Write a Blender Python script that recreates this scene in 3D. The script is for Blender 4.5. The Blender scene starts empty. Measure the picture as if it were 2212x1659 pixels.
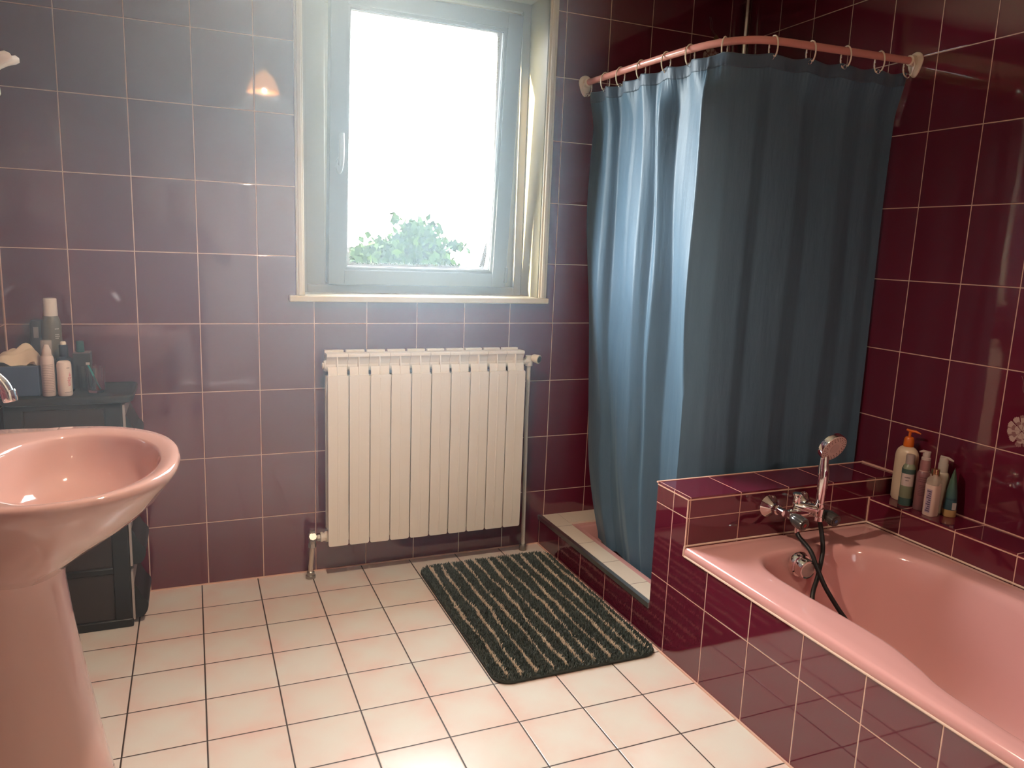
import bpy, bmesh, math, random
from mathutils import Vector, Matrix, Euler
import numpy as np
random.seed(7); rng = np.random.default_rng(7)
PI = math.pi
S = bpy.context.scene
COL = S.collection

# ------------------------------------------------------------------ helpers
def tag(o, label=None, cat=None, group=None, kind=None):
    if label: o['label'] = label
    if cat: o['category'] = cat
    if group: o['group'] = group
    if kind: o['kind'] = kind
    return o

def empty(name, loc=(0, 0, 0), label=None, cat=None, group=None):
    o = bpy.data.objects.new(name, None); COL.objects.link(o)
    o.location = loc; o.empty_display_size = 0.05
    return tag(o, label, cat, group)

class MB:
    """collects shapes into one mesh (world coordinates)"""
    def __init__(s): s.v = []; s.f = []; s.m = []; s.mats = []
    def mi(s, mat):
        if mat not in s.mats: s.mats.append(mat)
        return s.mats.index(mat)
    def add(s, vs, fs, mat=None):
        b = len(s.v); s.v += [tuple(v) for v in vs]
        k = s.mi(mat) if mat else 0
        for f in fs: s.f.append(tuple(i + b for i in f)); s.m.append(k)
        return s
    def box(s, a, b, mat=None, skip=()):
        (x0, y0, z0), (x1, y1, z1) = a, b
        if x0 > x1: x0, x1 = x1, x0
        if y0 > y1: y0, y1 = y1, y0
        if z0 > z1: z0, z1 = z1, z0
        v = [(x0,y0,z0),(x1,y0,z0),(x1,y1,z0),(x0,y1,z0),(x0,y0,z1),(x1,y0,z1),(x1,y1,z1),(x0,y1,z1)]
        f = {'-z':(0,3,2,1),'+z':(4,5,6,7),'-y':(0,1,5,4),'+x':(1,2,6,5),'+y':(2,3,7,6),'-x':(3,0,4,7)}
        return s.add(v, [q for k, q in f.items() if k not in skip], mat)
    def loft(s, rings, mat=None, closed=True, cap0=False, cap1=False):
        n = len(rings[0]); vs = [p for r in rings for p in r]; fs = []
        for i in range(len(rings) - 1):
            for j in range(n if closed else n - 1):
                k = (j + 1) % n
                fs.append((i*n+j, i*n+k, (i+1)*n+k, (i+1)*n+j))
        if cap0: fs.append(tuple(range(n - 1, -1, -1)))
        if cap1: fs.append(tuple((len(rings)-1)*n + j for j in range(n)))
        return s.add(vs, fs, mat)
    def lathe(s, prof, base=(0,0,0), axis=(0,0,1), n=32, mat=None, caps=True, sx=1.0, sy=1.0, ref=None):
        """prof: list of (radius, height along axis)"""
        a = Vector(axis).normalized()
        r = Vector(ref) if ref else (Vector((1,0,0)) if abs(a.x) < .8 else Vector((0,1,0)))
        e1 = (r - a*r.dot(a)).normalized(); e2 = a.cross(e1); b = Vector(base)
        rings = []
        for rad, h in prof:
            rad = max(rad, 1e-5)
            rings.append([b + a*h + e1*(rad*sx*math.cos(2*PI*i/n)) + e2*(rad*sy*math.sin(2*PI*i/n)) for i in range(n)])
        return s.loft(rings, mat, True, caps, caps)
    def cyl(s, p0, p1, r, n=24, mat=None, r1=None):
        p0, p1 = Vector(p0), Vector(p1)
        return s.lathe([(r, 0), (r if r1 is None else r1, (p1-p0).length)], p0, p1-p0, n, mat)
    def tube(s, pts, r, n=12, mat=None, closed=False, caps=True):
        P = [Vector(p) for p in pts]; m = len(P); rings = []; up = None
        for i in range(m):
            if closed: t = (P[(i+1) % m] - P[i-1]).normalized()
            else: t = (P[min(i+1, m-1)] - P[max(i-1, 0)]).normalized()
            if up is None:
                up = Vector((0,0,1)) if abs(t.z) < .9 else Vector((1,0,0))
            e1 = (up - t*up.dot(t)).normalized(); e2 = t.cross(e1); up = e1
            rr = r[i] if isinstance(r, (list, tuple)) else r
            rings.append([P[i] + e1*(rr*math.cos(2*PI*k/n)) + e2*(rr*math.sin(2*PI*k/n)) for k in range(n)])
        if closed: rings.append(rings[0])
        return s.loft(rings, mat, True, caps and not closed, caps and not closed)
    def extrude(s, poly, d, mat=None):
        """poly: 3D points of a planar outline, d: extrusion vector"""
        d = Vector(d); P = [Vector(p) for p in poly]
        return s.loft([P, [p + d for p in P]], mat, True, True, True)
    def build(s, name, mat=None, parent=None, smooth=35, bevel=0, seg=2, subsurf=0, solid=0):
        me = bpy.data.meshes.new(name)
        o_ = np.array(s.v, dtype=float)
        me.from_pydata([tuple(p) for p in o_], [], s.f)
        mats = s.mats or ([mat] if mat else [])
        for q in mats: me.materials.append(q)
        if len(mats) > 1: me.polygons.foreach_set('material_index', s.m)
        bm = bmesh.new(); bm.from_mesh(me)
        bmesh.ops.remove_doubles(bm, verts=bm.verts, dist=1e-6)
        bmesh.ops.recalc_face_normals(bm, faces=bm.faces); bm.to_mesh(me); bm.free()
        if smooth:
            me.shade_smooth(); me.set_sharp_from_angle(angle=math.radians(smooth))
        o = bpy.data.objects.new(name, me); COL.objects.link(o)
        if solid:
            q = o.modifiers.new('solid', 'SOLIDIFY'); q.thickness = solid; q.offset = 0
        if bevel:
            q = o.modifiers.new('bevel', 'BEVEL'); q.width = bevel; q.segments = seg
            q.limit_method = 'ANGLE'; q.angle_limit = math.radians(40); q.harden_normals = False
        if subsurf:
            q = o.modifiers.new('sub', 'SUBSURF'); q.levels = subsurf; q.render_levels = subsurf
        if parent:
            o.parent = parent
            bpy.context.view_layer.update()
            o.matrix_parent_inverse = parent.matrix_world.inverted()
        return o

def catmull(P, n, closed=False):
    P = [Vector(p) for p in P]; m = len(P); out = []
    segs = m if closed else m - 1
    for i in range(segs):
        if closed: a, b, c, d = P[i-1], P[i], P[(i+1) % m], P[(i+2) % m]
        else: a, b, c, d = P[max(i-1,0)], P[i], P[i+1], P[min(i+2,m-1)]
        for k in range(n):
            t = k / n
            out.append(0.5*((2*b) + (c-a)*t + (2*a-5*b+4*c-d)*t*t + (3*b-a-3*c+d)*t**3))
    if not closed: out.append(P[-1])
    return out

def rrect(w, h, r, n=5):
    """2D rounded rectangle centred on 0"""
    out = []
    for cx, cy, a in ((w/2-r, h/2-r, 0), (-w/2+r, h/2-r, 90), (-w/2+r, -h/2+r, 180), (w/2-r, -h/2+r, 270)):
        for k in range(n + 1):
            t = math.radians(a + 90*k/n); out.append((cx + r*math.cos(t), cy + r*math.sin(t)))
    return out

def rot_copy(o, parent=None):
    c = o.copy(); COL.objects.link(c); c.parent = parent
    c.matrix_parent_inverse = o.matrix_parent_inverse.copy()
    for ch in list(o.children): rot_copy(ch, c)
    return c

# ------------------------------------------------------------------ materials
def mat(name, col, rough=.5, metal=0, spec=.5, trans=0, ior=1.45, coat=0, sheen=0, emis=None, estr=0, alpha=1, sss=0):
    m = bpy.data.materials.new(name); m.use_nodes = True
    p = m.node_tree.nodes['Principled BSDF']
    p.inputs['Base Color'].default_value = (*col, 1); p.inputs['Roughness'].default_value = rough
    p.inputs['Metallic'].default_value = metal; p.inputs['Specular IOR Level'].default_value = spec
    p.inputs['Transmission Weight'].default_value = trans; p.inputs['IOR'].default_value = ior
    p.inputs['Coat Weight'].default_value = coat; p.inputs['Coat Roughness'].default_value = .04
    p.inputs['Sheen Weight'].default_value = sheen; p.inputs['Alpha'].default_value = alpha
    if sss: p.inputs['Subsurface Weight'].default_value = sss; p.inputs['Subsurface Radius'].default_value = (.01,.005,.004)
    if emis: p.inputs['Emission Color'].default_value = (*emis, 1); p.inputs['Emission Strength'].default_value = estr
    return m

class NT:
    def __init__(s, m): s.t = m.node_tree; s.n = s.t.nodes; s.l = s.t.links
    def new(s, k, **kw):
        x = s.n.new(k)
        for a, b in kw.items(): setattr(x, a, b)
        return x
    def put(s, sock, v):
        if isinstance(v, (int, float)): sock.default_value = v
        elif isinstance(v, (tuple, list)): sock.default_value = v
        else: s.l.new(v, sock)
    def math(s, op, a, b=None, c=None):
        x = s.new('ShaderNodeMath', operation=op)
        for i, v in enumerate((a, b, c)):
            if v is not None: s.put(x.inputs[i], v)
        return x.outputs[0]
    def mix(s, f, a, b, typ='RGBA'):
        x = s.new('ShaderNodeMix', data_type=typ)
        s.put(x.inputs[0], f)
        i = {'RGBA': (6, 7, 2), 'FLOAT': (2, 3, 0)}[typ]
        s.put(x.inputs[i[0]], a); s.put(x.inputs[i[1]], b)
        return x.outputs[i[2]]
    def noise(s, scale, vec=None, detail=3, rough=.5, out=0):
        x = s.new('ShaderNodeTexNoise'); x.inputs['Scale'].default_value = scale
        x.inputs['Detail'].default_value = detail; x.inputs['Roughness'].default_value = rough
        if vec is not None: s.l.new(vec, x.inputs['Vector'])
        return x.outputs[out]
    def ramp(s, fac, stops):
        x = s.new('ShaderNodeValToRGB'); e = x.color_ramp.elements
        while len(e) > 1: e.remove(e[-1])
        e[0].position, e[0].color = stops[0][0], (*stops[0][1], 1)
        for p, c in stops[1:]:
            q = e.new(p); q.color = (*c, 1)
        s.l.new(fac, x.inputs[0]); return x.outputs[0]

def tile_mat(name, axes, offs, sizes, gw, col, col2, grout, rough=.06, spec=.5, tilt=.004, blush=None, grough=.7, bump=.35, ior=1.5):
    """glazed tiles on a grid in object space: axes e.g. 'xz'"""
    m = bpy.data.materials.new(name); m.use_nodes = True
    T = NT(m); p = T.n['Principled BSDF']
    geo = T.new('ShaderNodeTexCoord'); sep = T.new('ShaderNodeSeparateXYZ'); T.l.new(geo.outputs['Object'], sep.inputs[0])
    masks = []; edges = []; cells = []; locs = []
    for a, o, s_ in zip(axes, offs, sizes):
        u = T.math('DIVIDE', T.math('SUBTRACT', sep.outputs['XYZ'.index(a.upper())], o), s_)
        cells.append(T.math('FLOOR', u))
        fr = T.math('FRACT', u); locs.append(fr)
        d = T.math('MULTIPLY', T.math('SUBTRACT', .5, T.math('ABSOLUTE', T.math('SUBTRACT', fr, .5))), s_)  # metres to nearest line
        edges.append(d)
    d = edges[0] if len(edges) == 1 else T.math('MINIMUM', edges[0], edges[1])
    gm = T.new('ShaderNodeMapRange'); gm.interpolation_type = 'SMOOTHSTEP'
    T.l.new(d, gm.inputs['Value']); gm.inputs['From Min'].default_value = gw/2*.8; gm.inputs['From Max'].default_value = gw/2*1.15
    gm.inputs['To Min'].default_value = 1; gm.inputs['To Max'].default_value = 0
    G = gm.outputs['Result']
    wn = T.new('ShaderNodeTexWhiteNoise', noise_dimensions='3D'); cv = T.new('ShaderNodeCombineXYZ')
    T.l.new(cells[0], cv.inputs[0]); 
    if len(cells) > 1: T.l.new(cells[1], cv.inputs[1])
    T.l.new(cv.outputs[0], wn.inputs['Vector'])
    base = T.mix(wn.outputs['Value'], (*col, 1), (*col2, 1))
    if blush:
        # mottled glaze: pale middle, pinker towards the edges, broken by noise
        n1 = T.noise(6.5, geo.outputs['Object'], 4, .6)
        dd = T.new('ShaderNodeMapRange'); T.l.new(d, dd.inputs['Value'])
        dd.inputs['From Min'].default_value = 0; dd.inputs['From Max'].default_value = .09
        dd.inputs['To Min'].default_value = 1.0; dd.inputs['To Max'].default_value = 0
        k = T.math('MULTIPLY', dd.outputs['Result'], T.math('MULTIPLY', T.math('SUBTRACT', n1, .30), 2.6))
        k = T.math('MINIMUM', T.math('MAXIMUM', k, 0), 1)
        base = T.mix(k, base, (*blush, 1))
    g2 = T.noise(40, geo.outputs['Object'], 2)
    gcol = T.mix(g2, (*[c*.85 for c in grout], 1), (*grout, 1))
    T.l.new(T.mix(G, base, gcol), p.inputs['Base Color'])
    rn = T.noise(3.0, geo.outputs['Object'], 3)
    T.l.new(T.mix(G, T.math('ADD', T.math('MULTIPLY', rn, rough*.5), rough*.75), grough, 'FLOAT'), p.inputs['Roughness'])
    p.inputs['Specular IOR Level'].default_value = spec; p.inputs['IOR'].default_value = ior
    # per-tile tilt and grout groove
    h = T.new('ShaderNodeMapRange'); h.interpolation_type = 'SMOOTHERSTEP'
    T.l.new(d, h.inputs['Value']); h.inputs['From Min'].default_value = gw*.35; h.inputs['From Max'].default_value = gw*1.1
    b = T.new('ShaderNodeBump'); b.inputs['Strength'].default_value = bump; b.inputs['Distance'].default_value = .0015
    T.l.new(h.outputs['Result'], b.inputs['Height'])
    v1 = T.new('ShaderNodeVectorMath', operation='SUBTRACT'); T.l.new(wn.outputs['Color'], v1.inputs[0]); v1.inputs[1].default_value = (.5,.5,.5)
    v2 = T.new('ShaderNodeVectorMath', operation='SCALE'); T.l.new(v1.outputs[0], v2.inputs[0]); v2.inputs['Scale'].default_value = tilt*2
    # gentle waviness of the glaze
    w1 = T.new('ShaderNodeVectorMath', operation='SUBTRACT'); T.l.new(T.noise(9, geo.outputs['Object'], 1, .5, 1), w1.inputs[0]); w1.inputs[1].default_value = (.5,.5,.5)
    w2 = T.new('ShaderNodeVectorMath', operation='SCALE'); T.l.new(w1.outputs[0], w2.inputs[0]); w2.inputs['Scale'].default_value = tilt*1.6
    v3 = T.new('ShaderNodeVectorMath', operation='ADD'); T.l.new(b.outputs[0], v3.inputs[0]); T.l.new(v2.outputs[0], v3.inputs[1])
    v4 = T.new('ShaderNodeVectorMath', operation='ADD'); T.l.new(v3.outputs[0], v4.inputs[0]); T.l.new(w2.outputs[0], v4.inputs[1])
    v5 = T.new('ShaderNodeVectorMath', operation='NORMALIZE'); T.l.new(v4.outputs[0], v5.inputs[0])
    T.l.new(v5.outputs[0], p.inputs['Normal'])
    return m

BUR, BUR2 = (.110, .010, .026), (.130, .012, .031)
GRT = (.70, .44, .34)
H, Z0 = .2495, .9932
def wall_tile(name, axes, offs, sizes, **k):
    return tile_mat(name, axes, offs, sizes, .0032, BUR, BUR2, GRT, spec=.8, ior=1.65, rough=.045, **k)
M = {}
M['t_back'] = wall_tile('burgundy_tile_back', 'xz', (0, Z0), (.2, H))
M['t_right'] = wall_tile('burgundy_tile_right', 'yz', (-.22149, Z0), (.1958, H))
M['t_left'] = wall_tile('burgundy_tile_left', 'yz', (-.0, Z0), (.2, H))
M['t_apron'] = wall_tile('burgundy_tile_apron', 'yz', (-.997, Z0), (.1971, H))
M['t_pfront'] = wall_tile('burgundy_tile_partition', 'xz', (1.977, Z0), (.1935, H))
M['t_ptop'] = wall_tile('burgundy_tile_partition_top', 'x', (1.977,), (.1935,))
M['t_ledge'] = wall_tile('burgundy_tile_ledge', 'y', (-1.208,), (.1965,))
CRM, CRM2, BLU = (.78, .745, .66), (.75, .70, .61), (.80, .57, .49)
M['t_floor'] = tile_mat('cream_floor_tile', 'xy', (.17433, -.0014), (.2013, .1971), .0042, CRM, CRM2, (.055, .038, .032), rough=.22, spec=.45, tilt=.003, blush=BLU, grough=.55, bump=.5)
M['t_curb'] = tile_mat('cream_curb_tile', 'y', (-.152,), (.199,), .003, (.78,.67,.55), (.74,.64,.53), (.25, .17, .13), rough=.22, spec=.45, tilt=.003, grough=.6)
M['grout'] = mat('pink_grout', GRT, .7)
M['silicone'] = mat('silicone', (.72, .52, .42), .45)
M['white'] = mat('cream_paint', (.62, .53, .36), .35)
M['frame'] = mat('window_plastic', (.17, .18, .16), .3); M['fixed'] = mat('darkened_frame_paint', (.27, .235, .155), .3); M['lining'] = mat('darkened_lining_paint', (.30, .25, .135), .35)  # cream paint darkened on lining and fixed frame to offset strong window light
M['ceil'] = mat('ceiling_paint', (.80, .74, .62), .8)
M['door'] = mat('door_paint', (.86, .84, .80), .5)
M['plaster'] = mat('outside_render', (.6, .58, .54), .9)
M['alu'] = mat('aluminium', (.55, .56, .55), .35, 1)
M['chrome'] = mat('chrome', (.86, .85, .83), .05, 1)
M['brass'] = mat('brass', (.75, .55, .22), .15, 1)
M['steel'] = mat('dull_nickel', (.42, .39, .34), .4, 1)
M['rad'] = mat('radiator_enamel', (.80, .74, .64), .32)
M['pipe'] = mat('painted_pipe', (.66, .62, .54), .4)
M['black_cap'] = mat('dark_cap', (.05, .06, .065), .35)
M['pink_tub'] = mat('pink_acrylic', (.66, .34, .325), .10, spec=.5, coat=.3)
M['pink_basin'] = mat('pink_ceramic', (.57, .35, .31), .07, spec=.5, coat=.5)
M['rod'] = mat('pink_rod', (.70, .30, .26), .22)
M['cream_plastic'] = mat('cream_plastic', (.80, .70, .55), .3)
M['ring'] = mat('ring_plastic', (.82, .72, .58), .3)
M['black_rubber'] = mat('black_hose', (.012, .012, .013), .45)
M['knob'] = mat('smoky_knob', (.045, .04, .038), .15, coat=.4)
M['red'] = mat('red_dot', (.35, .02, .02), .4)
M['blue'] = mat('blue_dot', (.05, .13, .28), .4)
M['spray'] = mat('spray_plate', (.62, .48, .44), .35)
M['nozzle'] = mat('nozzle', (.12, .07, .06), .5)

def mnoise_bump(m, scale, strength, dist=.002, stretch=None):
    T = NT(m); p = T.n['Principled BSDF']; tc = T.new('ShaderNodeTexCoord'); v = tc.outputs['Object']
    if stretch:
        mp = T.new('ShaderNodeMapping'); mp.inputs['Scale'].default_value = stretch; T.l.new(v, mp.inputs[0]); v = mp.outputs[0]
    b = T.new('ShaderNodeBump'); b.inputs['Strength'].default_value = strength; b.inputs['Distance'].default_value = dist
    T.l.new(T.noise(scale, v, 4), b.inputs['Height']); T.l.new(b.outputs[0], p.inputs['Normal'])
mnoise_bump(M['rad'], 350, .08, .0005)

# ------------------------------------------------------------------ room shell
XL, XR, YR, ZC = -.193, 2.681, -4.348, 2.49
XT = 1.776
def struct(o): o['kind'] = 'structure'; return o
g = MB().box((XL-.2, YR-.2, -.12), (XR+.2, .3, 0), M['t_floor']); struct(g.build('floor', smooth=0))
g = MB().box((XL-.2, YR-.2, ZC), (XR+.2, .3, ZC+.12), M['ceil']); struct(g.build('ceiling', smooth=0))
# back wall with the window opening
WX0, WX1, WZ0, WZ1, WD = .762, 1.722, 1.085, 2.305, .265
g = MB(); m = M['t_back']
g.box((XL-.2, 0, 0), (WX0, WD, ZC), m); g.box((WX1, 0, 0), (XR+.2, WD, ZC), m)
g.box((WX0, 0, 0), (WX1, WD, WZ0), m); g.box((WX0, 0, WZ1), (WX1, WD, ZC), m)
wall_back = struct(g.build('wall_back', smooth=0))
g = MB().box((XL-.2, YR-.2, 0), (XL, 0, ZC), M['t_left']); wall_left = struct(g.build('wall_left', smooth=0))
g = MB().box((XR, YR-.2, 0), (XR+.2, 0, ZC), M['t_right']); wall_right = struct(g.build('wall_right', smooth=0))
DX0, DX1, DH = .11, .87, 2.17
m = wall_tile('burgundy_tile_rear', 'xz', (0, Z0), (.2, H))
g = MB().box((XL, YR-.2, 0), (DX0, YR, ZC), m).box((DX1, YR-.2, 0), (XR, YR, ZC), M['ceil']).box((DX0, YR-.2, DH), (DX1, YR, ZC), m)  # pale paint right of the door put in as bounce fill
struct(g.build('wall_rear', smooth=0))
# door behind the camera (seen mirrored in the glazed tiles)
g = MB().box((DX0, YR-.06, .005), (DX1, YR-.02, DH), M['door'])
door = struct(g.build('door_1', smooth=0, bevel=.003))
g = MB()
for a, b in (((DX0-.07, YR-.03, 0), (DX0, YR+.02, DH+.07)), ((DX1, YR-.03, 0), (DX1+.07, YR+.02, DH+.07)), ((DX0, YR-.03, DH), (DX1, YR+.02, DH+.07))): g.box(a, b)
g.build('door_frame', M['white'], door, bevel=.004)
g = MB().cyl((.78, YR-.02, 1.02), (.78, YR+.03, 1.02), .012).tube([(.78, YR+.03, 1.02), (.72, YR+.035, 1.02), (.66, YR+.035, 1.02)], .009)
g.build('door_handle', M['chrome'], door)

# grout line along floor joints
g = MB()
g.box((XL, -.006, 0), (XT, 0, .004)); g.box((XT-.006, -2.9, 0), (XT, -.01, .004))
struct(g.build('trim_1', M['grout'], smooth=0))
g = MB(); g.box((XL, -.003, .01), (XL+.003, 0, 2.48)); g.box((XR-.003, -.003, .6), (XR, 0, 2.48))
struct(g.build('trim_2', M['grout'], smooth=0))

# ---- partition between shower and tub, tub apron, ledge, shower curb
PY0, PY1, PZ = -.905, -1.075, .562
g = MB()
v = [(XT,PY0,0),(XR,PY0,0),(XR,PY1,0),(XT,PY1,0),(XT,PY0,PZ),(XR,PY0,PZ),(XR,PY1,PZ),(XT,PY1,PZ)]
g.add(v, [(4,5,6,7)], M['t_ptop']); g.add(v, [(3,2,6,7), (0,1,5,4)], M['t_pfront']); g.add(v, [(0,3,7,4)], M['t_apron'])
part = struct(g.build('wall_partition', smooth=0))
g = MB()
g.box((XT-.001, PY0-.001, PZ-.003), (XR, PY0+.007, PZ+.0015))
g.box((XT-.0012, PY1+.004, PZ-.0095), (XT+.003, PY0, PZ-.0055))
g.box((XT, PY1-.0012, PZ-.0095), (XR, PY1+.002, PZ-.0055))
g.box((XT-.0012, PY1-.0005, .375), (XT+.002, PY1+.0035, PZ-.006))
g.box((XR-.006, PY1, PZ-.004), (XR, PY0, PZ+.005))
g.build('edge_grout', M['grout'], part, smooth=0)
TY1 = -2.80
g = MB().box((XT, TY1, 0), (XT+.03, PY1, .374), M['t_apron'])
apron = struct(g.build('wall_apron', smooth=0))
struct(MB().box((XT, TY1-.5, 0), (XR, TY1-.005, 1.0), M['t_apron']).build('wall_end', smooth=0))
LX, LZ = 2.54, .494
g = MB()
v = [(LX,PY1,.33),(LX,TY1,.33),(LX,PY1,LZ),(LX,TY1,LZ),(XR,PY1,LZ),(XR,TY1,LZ)]
g.add(v, [(0,1,3,2)], M['t_ledge']); g.add(v, [(2,3,5,4)], M['t_ledge'])
ledge = struct(g.build('wall_ledge', smooth=0))
g = MB()
g.box((LX-.0012, TY1, LZ-.010), (LX+.002, PY1, LZ-.006)); g.box((XR-.004, TY1, LZ), (XR, PY1, LZ+.003))
g.box((LX-.004, PY1-.004, .40), (LX, PY1, LZ))
g.build('edge_grout', M['grout'], ledge, smooth=0)
# silicone joints round the tub
g = MB()
g.tube([(XT-.002, PY1-.002, .372), (XT-.002, -1.6, .372), (XT-.002, TY1, .374)], .0035, 8)
g.tube([(XT+.002, PY1-.002, .404), (LX, PY1-.002, .404)], .0035, 8)
g.tube([(LX-.002, PY1, .404), (LX-.002, TY1, .404)], .0035, 8)
g.tube([(XT-.003, PY1+.001, .372), (XT-.003, PY1, .388), (XT-.001, PY1, .404)], .0035, 8)
struct(g.build('trim_3', M['silicone']))
# shower curb
CZ = .13
g = MB()
g.box((XT, PY0, 0), (XT+.006, 0, CZ-.004), M['t_apron'])
v = [(XT+.006,0,CZ),(1.868,0,CZ),(1.868,PY0,CZ),(XT+.006,PY0,CZ),(1.868,-.122,CZ),(XR,-.122,CZ),(XR,0,CZ),(1.868,0,CZ-.04),(1.868,PY0,CZ-.04),(1.868,-.122,CZ-.04),(XR,-.122,CZ-.04)]
g.add(v, [(0,1,2,3), (2,1,7,8)], M['t_curb'])
curb = struct(g.build('wall_curb', smooth=0)); g = MB()
mc = tile_mat('cream_curb_back_tile', 'x', (1.868,), (.2,), .003, (.78,.67,.55), (.74,.64,.53), (.25,.17,.13), rough=.22, spec=.45, tilt=.003)
g.add(v, [(1,4,5,6), (4,9,10,5)], mc); struct(g.build('wall_curb_rear', smooth=0))

g = MB().box((XT-.004, PY0+.001, CZ-.016), (XT+.001, -.002, CZ+.003)).box((XT-.004, PY0+.001, CZ-.001), (XT+.014, -.002, CZ+.003))
struct(g.build('trim_4', M['alu'], smooth=0, bevel=.0012))

# ------------------------------------------------------------------ flower prints on single tiles
M['petal'] = mat('petal_print', (.50, .36, .32), .12); M['petal2'] = mat('petal_print_dark', (.27, .14, .14), .12); M['sepal'] = mat('sepal_print', (.16, .09, .05), .15); M['stemline'] = mat('stem_print', (.30, .20, .19), .15)
def flower_print(name, to3, parent):
    """carnation printed on a tile; to3 maps (u,v) metres in the tile plane to the wall, k is the layer"""
    g = MB(); rr = random.Random(3)
    for lay, (n, R0, R1, mt, k) in enumerate(((11, .012, .047, M['petal2'], 1), (10, .008, .043, M['petal'], 2), (8, .004, .03, M['petal2'], 3), (7, .002, .022, M['petal'], 4))):
        for i in range(n):
            a = 2*PI*(i + .35*lay)/n + rr.uniform(-.1,.1); w = .8*2*PI/n
            R = R1*rr.uniform(.86, 1.08)
            pts = [(R0*math.cos(a-w*.25), R0*math.sin(a-w*.25))]
            for q in range(9):
                t = q/8; aa = a - w/2 + w*t; r_ = R*(.93 + .07*math.sin(t*PI) + (.035 if q % 2 else -.02))
                pts.append((r_*math.cos(aa), r_*math.sin(aa)))
            pts.append((R0*math.cos(a+w*.25), R0*math.sin(a+w*.25)))
            g.add([to3(u, v_, k + .1*(i % 3)) for u, v_ in pts], [tuple(range(len(pts)))], mt)
    pts = [(.018+.016*math.cos(t*2*PI/14), .072+.026*math.sin(t*2*PI/14)) for t in range(14)]
    g.add([to3(u, v_, 1) for u, v_ in pts], [tuple(range(14))], M['sepal'])
    c = catmull([(.012, .096), (-.004, .107), (-.016, .126), (-.018, .148), (-.026, .166)], 6)
    for off in (0, .007):
        for i in range(len(c)-1):
            a, b = c[i], c[i+1]
            g.add([to3(a[0]+off-.0006, a[1], 1), to3(a[0]+off+.0006, a[1], 1), to3(b[0]+off+.0006, b[1], 1), to3(b[0]+off-.0006, b[1], 1)], [(0,1,2,3)], M['stemline'])
    return g.build(name, parent=parent, smooth=0)
flower_print('flower_print', lambda u, v, k: (XR - .0004*k, -1.468 - u, .815 + v), wall_right)
flower_print('flower_print', lambda u, v, k: (2.51 + u, -.0004*k, 2.155 + v), wall_back)

# ------------------------------------------------------------------ window
win = empty('window_1', (1.24, .2, 1.1)); win['kind'] = 'structure'
# casing round the opening on the room side: moulded, three steps
g = MB()
def casing(g, x0, x1, y):
    g.box((x0, y, 1.10), (x1, 0, 2.48))
for a, b, y in ((.734, .764, -.018), (.741, .757, -.026)): casing(g, a, b, y)
for a, b, y in ((1.720, 1.757, -.018), (1.728, 1.745, -.026)): casing(g, a, b, y)
g.box((.764, -.018, WZ1-.004), (1.72, 0, 2.36)); 
g.build('casing', M['white'], win, bevel=.004, seg=3)
# jambs and head lining
g = MB()
g.box((WX0-.002, -.012, 1.1), (WX0+.004, .2, WZ1)); g.box((WX1-.002, -.012, 1.1), (WX1+.006, .2, WZ1)); g.box((WX0, -.012, WZ1-.004), (WX1, .2, WZ1+.004))
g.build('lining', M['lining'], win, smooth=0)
g = MB().box((.708, -.032, 1.077), (1.762, .2, 1.1))
g.build('window_sill', M['white'], win, bevel=.004, seg=3)
# fixed frame
FY0, FY1 = .192, .262
g = MB()
def ring_frame(g, x0, x1, z0, z1, wd, y0, y1):
    g.box((x0, y0, z0), (x0+wd, y1, z1)); g.box((x1-wd, y0, z0), (x1, y1, z1))
    g.box((x0+wd, y0, z0), (x1-wd, y1, z0+wd)); g.box((x0+wd, y0, z1-wd), (x1-wd, y1, z1))
ring_frame(g, WX0+.004, WX1-.002, 1.098, WZ1-.004, .034, FY0-.018, FY1)
ring_frame(g, WX0+.03, WX1-.028, 1.12, WZ1-.03, .082, FY0+.012, FY1)
g.box((WX0+.1, FY0+.014, 1.13), (.925, FY1-.002, WZ1-.04)); g.box((1.585, FY0+.014, 1.13), (WX1-.1, FY1-.002, WZ1-.04))
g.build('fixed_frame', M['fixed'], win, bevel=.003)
# tilted sash: hinged at its bottom, leaning into the room
hinge = Vector((0, .135, 1.135)); ang = math.atan2(.092, 1.075)
def SH(x, d, h):   # x, depth outward from the sash face, height along the sash
    return (x, hinge.y - h*math.sin(ang) + d*math.cos(ang), hinge.z + h*math.cos(ang) + d*math.sin(ang))
def sbox(g, x0, x1, h0, h1, d0, d1, mt=None):
    v = [SH(x0,d0,h0),SH(x1,d0,h0),SH(x1,d1,h0),SH(x0,d1,h0),SH(x0,d0,h1),SH(x1,d0,h1),SH(x1,d1,h1),SH(x0,d1,h1)]
    return g.add(v, [(0,3,2,1),(4,5,6,7),(0,1,5,4),(1,2,6,5),(2,3,7,6),(3,0,4,7)], mt)
sx0, sx1, sh = .874, 1.631, 1.082; gx0, gx1, gh0, gh1 = .944, 1.560, .066, 1.018
g = MB()
sbox(g, sx0, gx0-.008, 0, sh, 0, .062); sbox(g, gx1+.008, sx1, 0, sh, 0, .062)
sbox(g, gx0-.008, gx1+.008, 0, gh0-.008, 0, .062); sbox(g, gx0-.008, gx1+.008, gh1+.008, sh, 0, .062)
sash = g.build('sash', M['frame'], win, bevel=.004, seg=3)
g = MB()   # sloped glazing bead
for (xa, xb, ha, hb) in ((gx0-.010, gx0+.004, gh0-.01, gh1+.01), (gx1-.004, gx1+.010, gh0-.01, gh1+.01)): sbox(g, xa, xb, ha, hb, .008, .03)
sbox(g, gx0, gx1, gh0-.010, gh0+.004, .008, .03); sbox(g, gx0, gx1, gh1-.004, gh1+.010, .008, .03)
g.build('glazing_bead', M['frame'], sash, bevel=.003)
g = MB()
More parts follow.
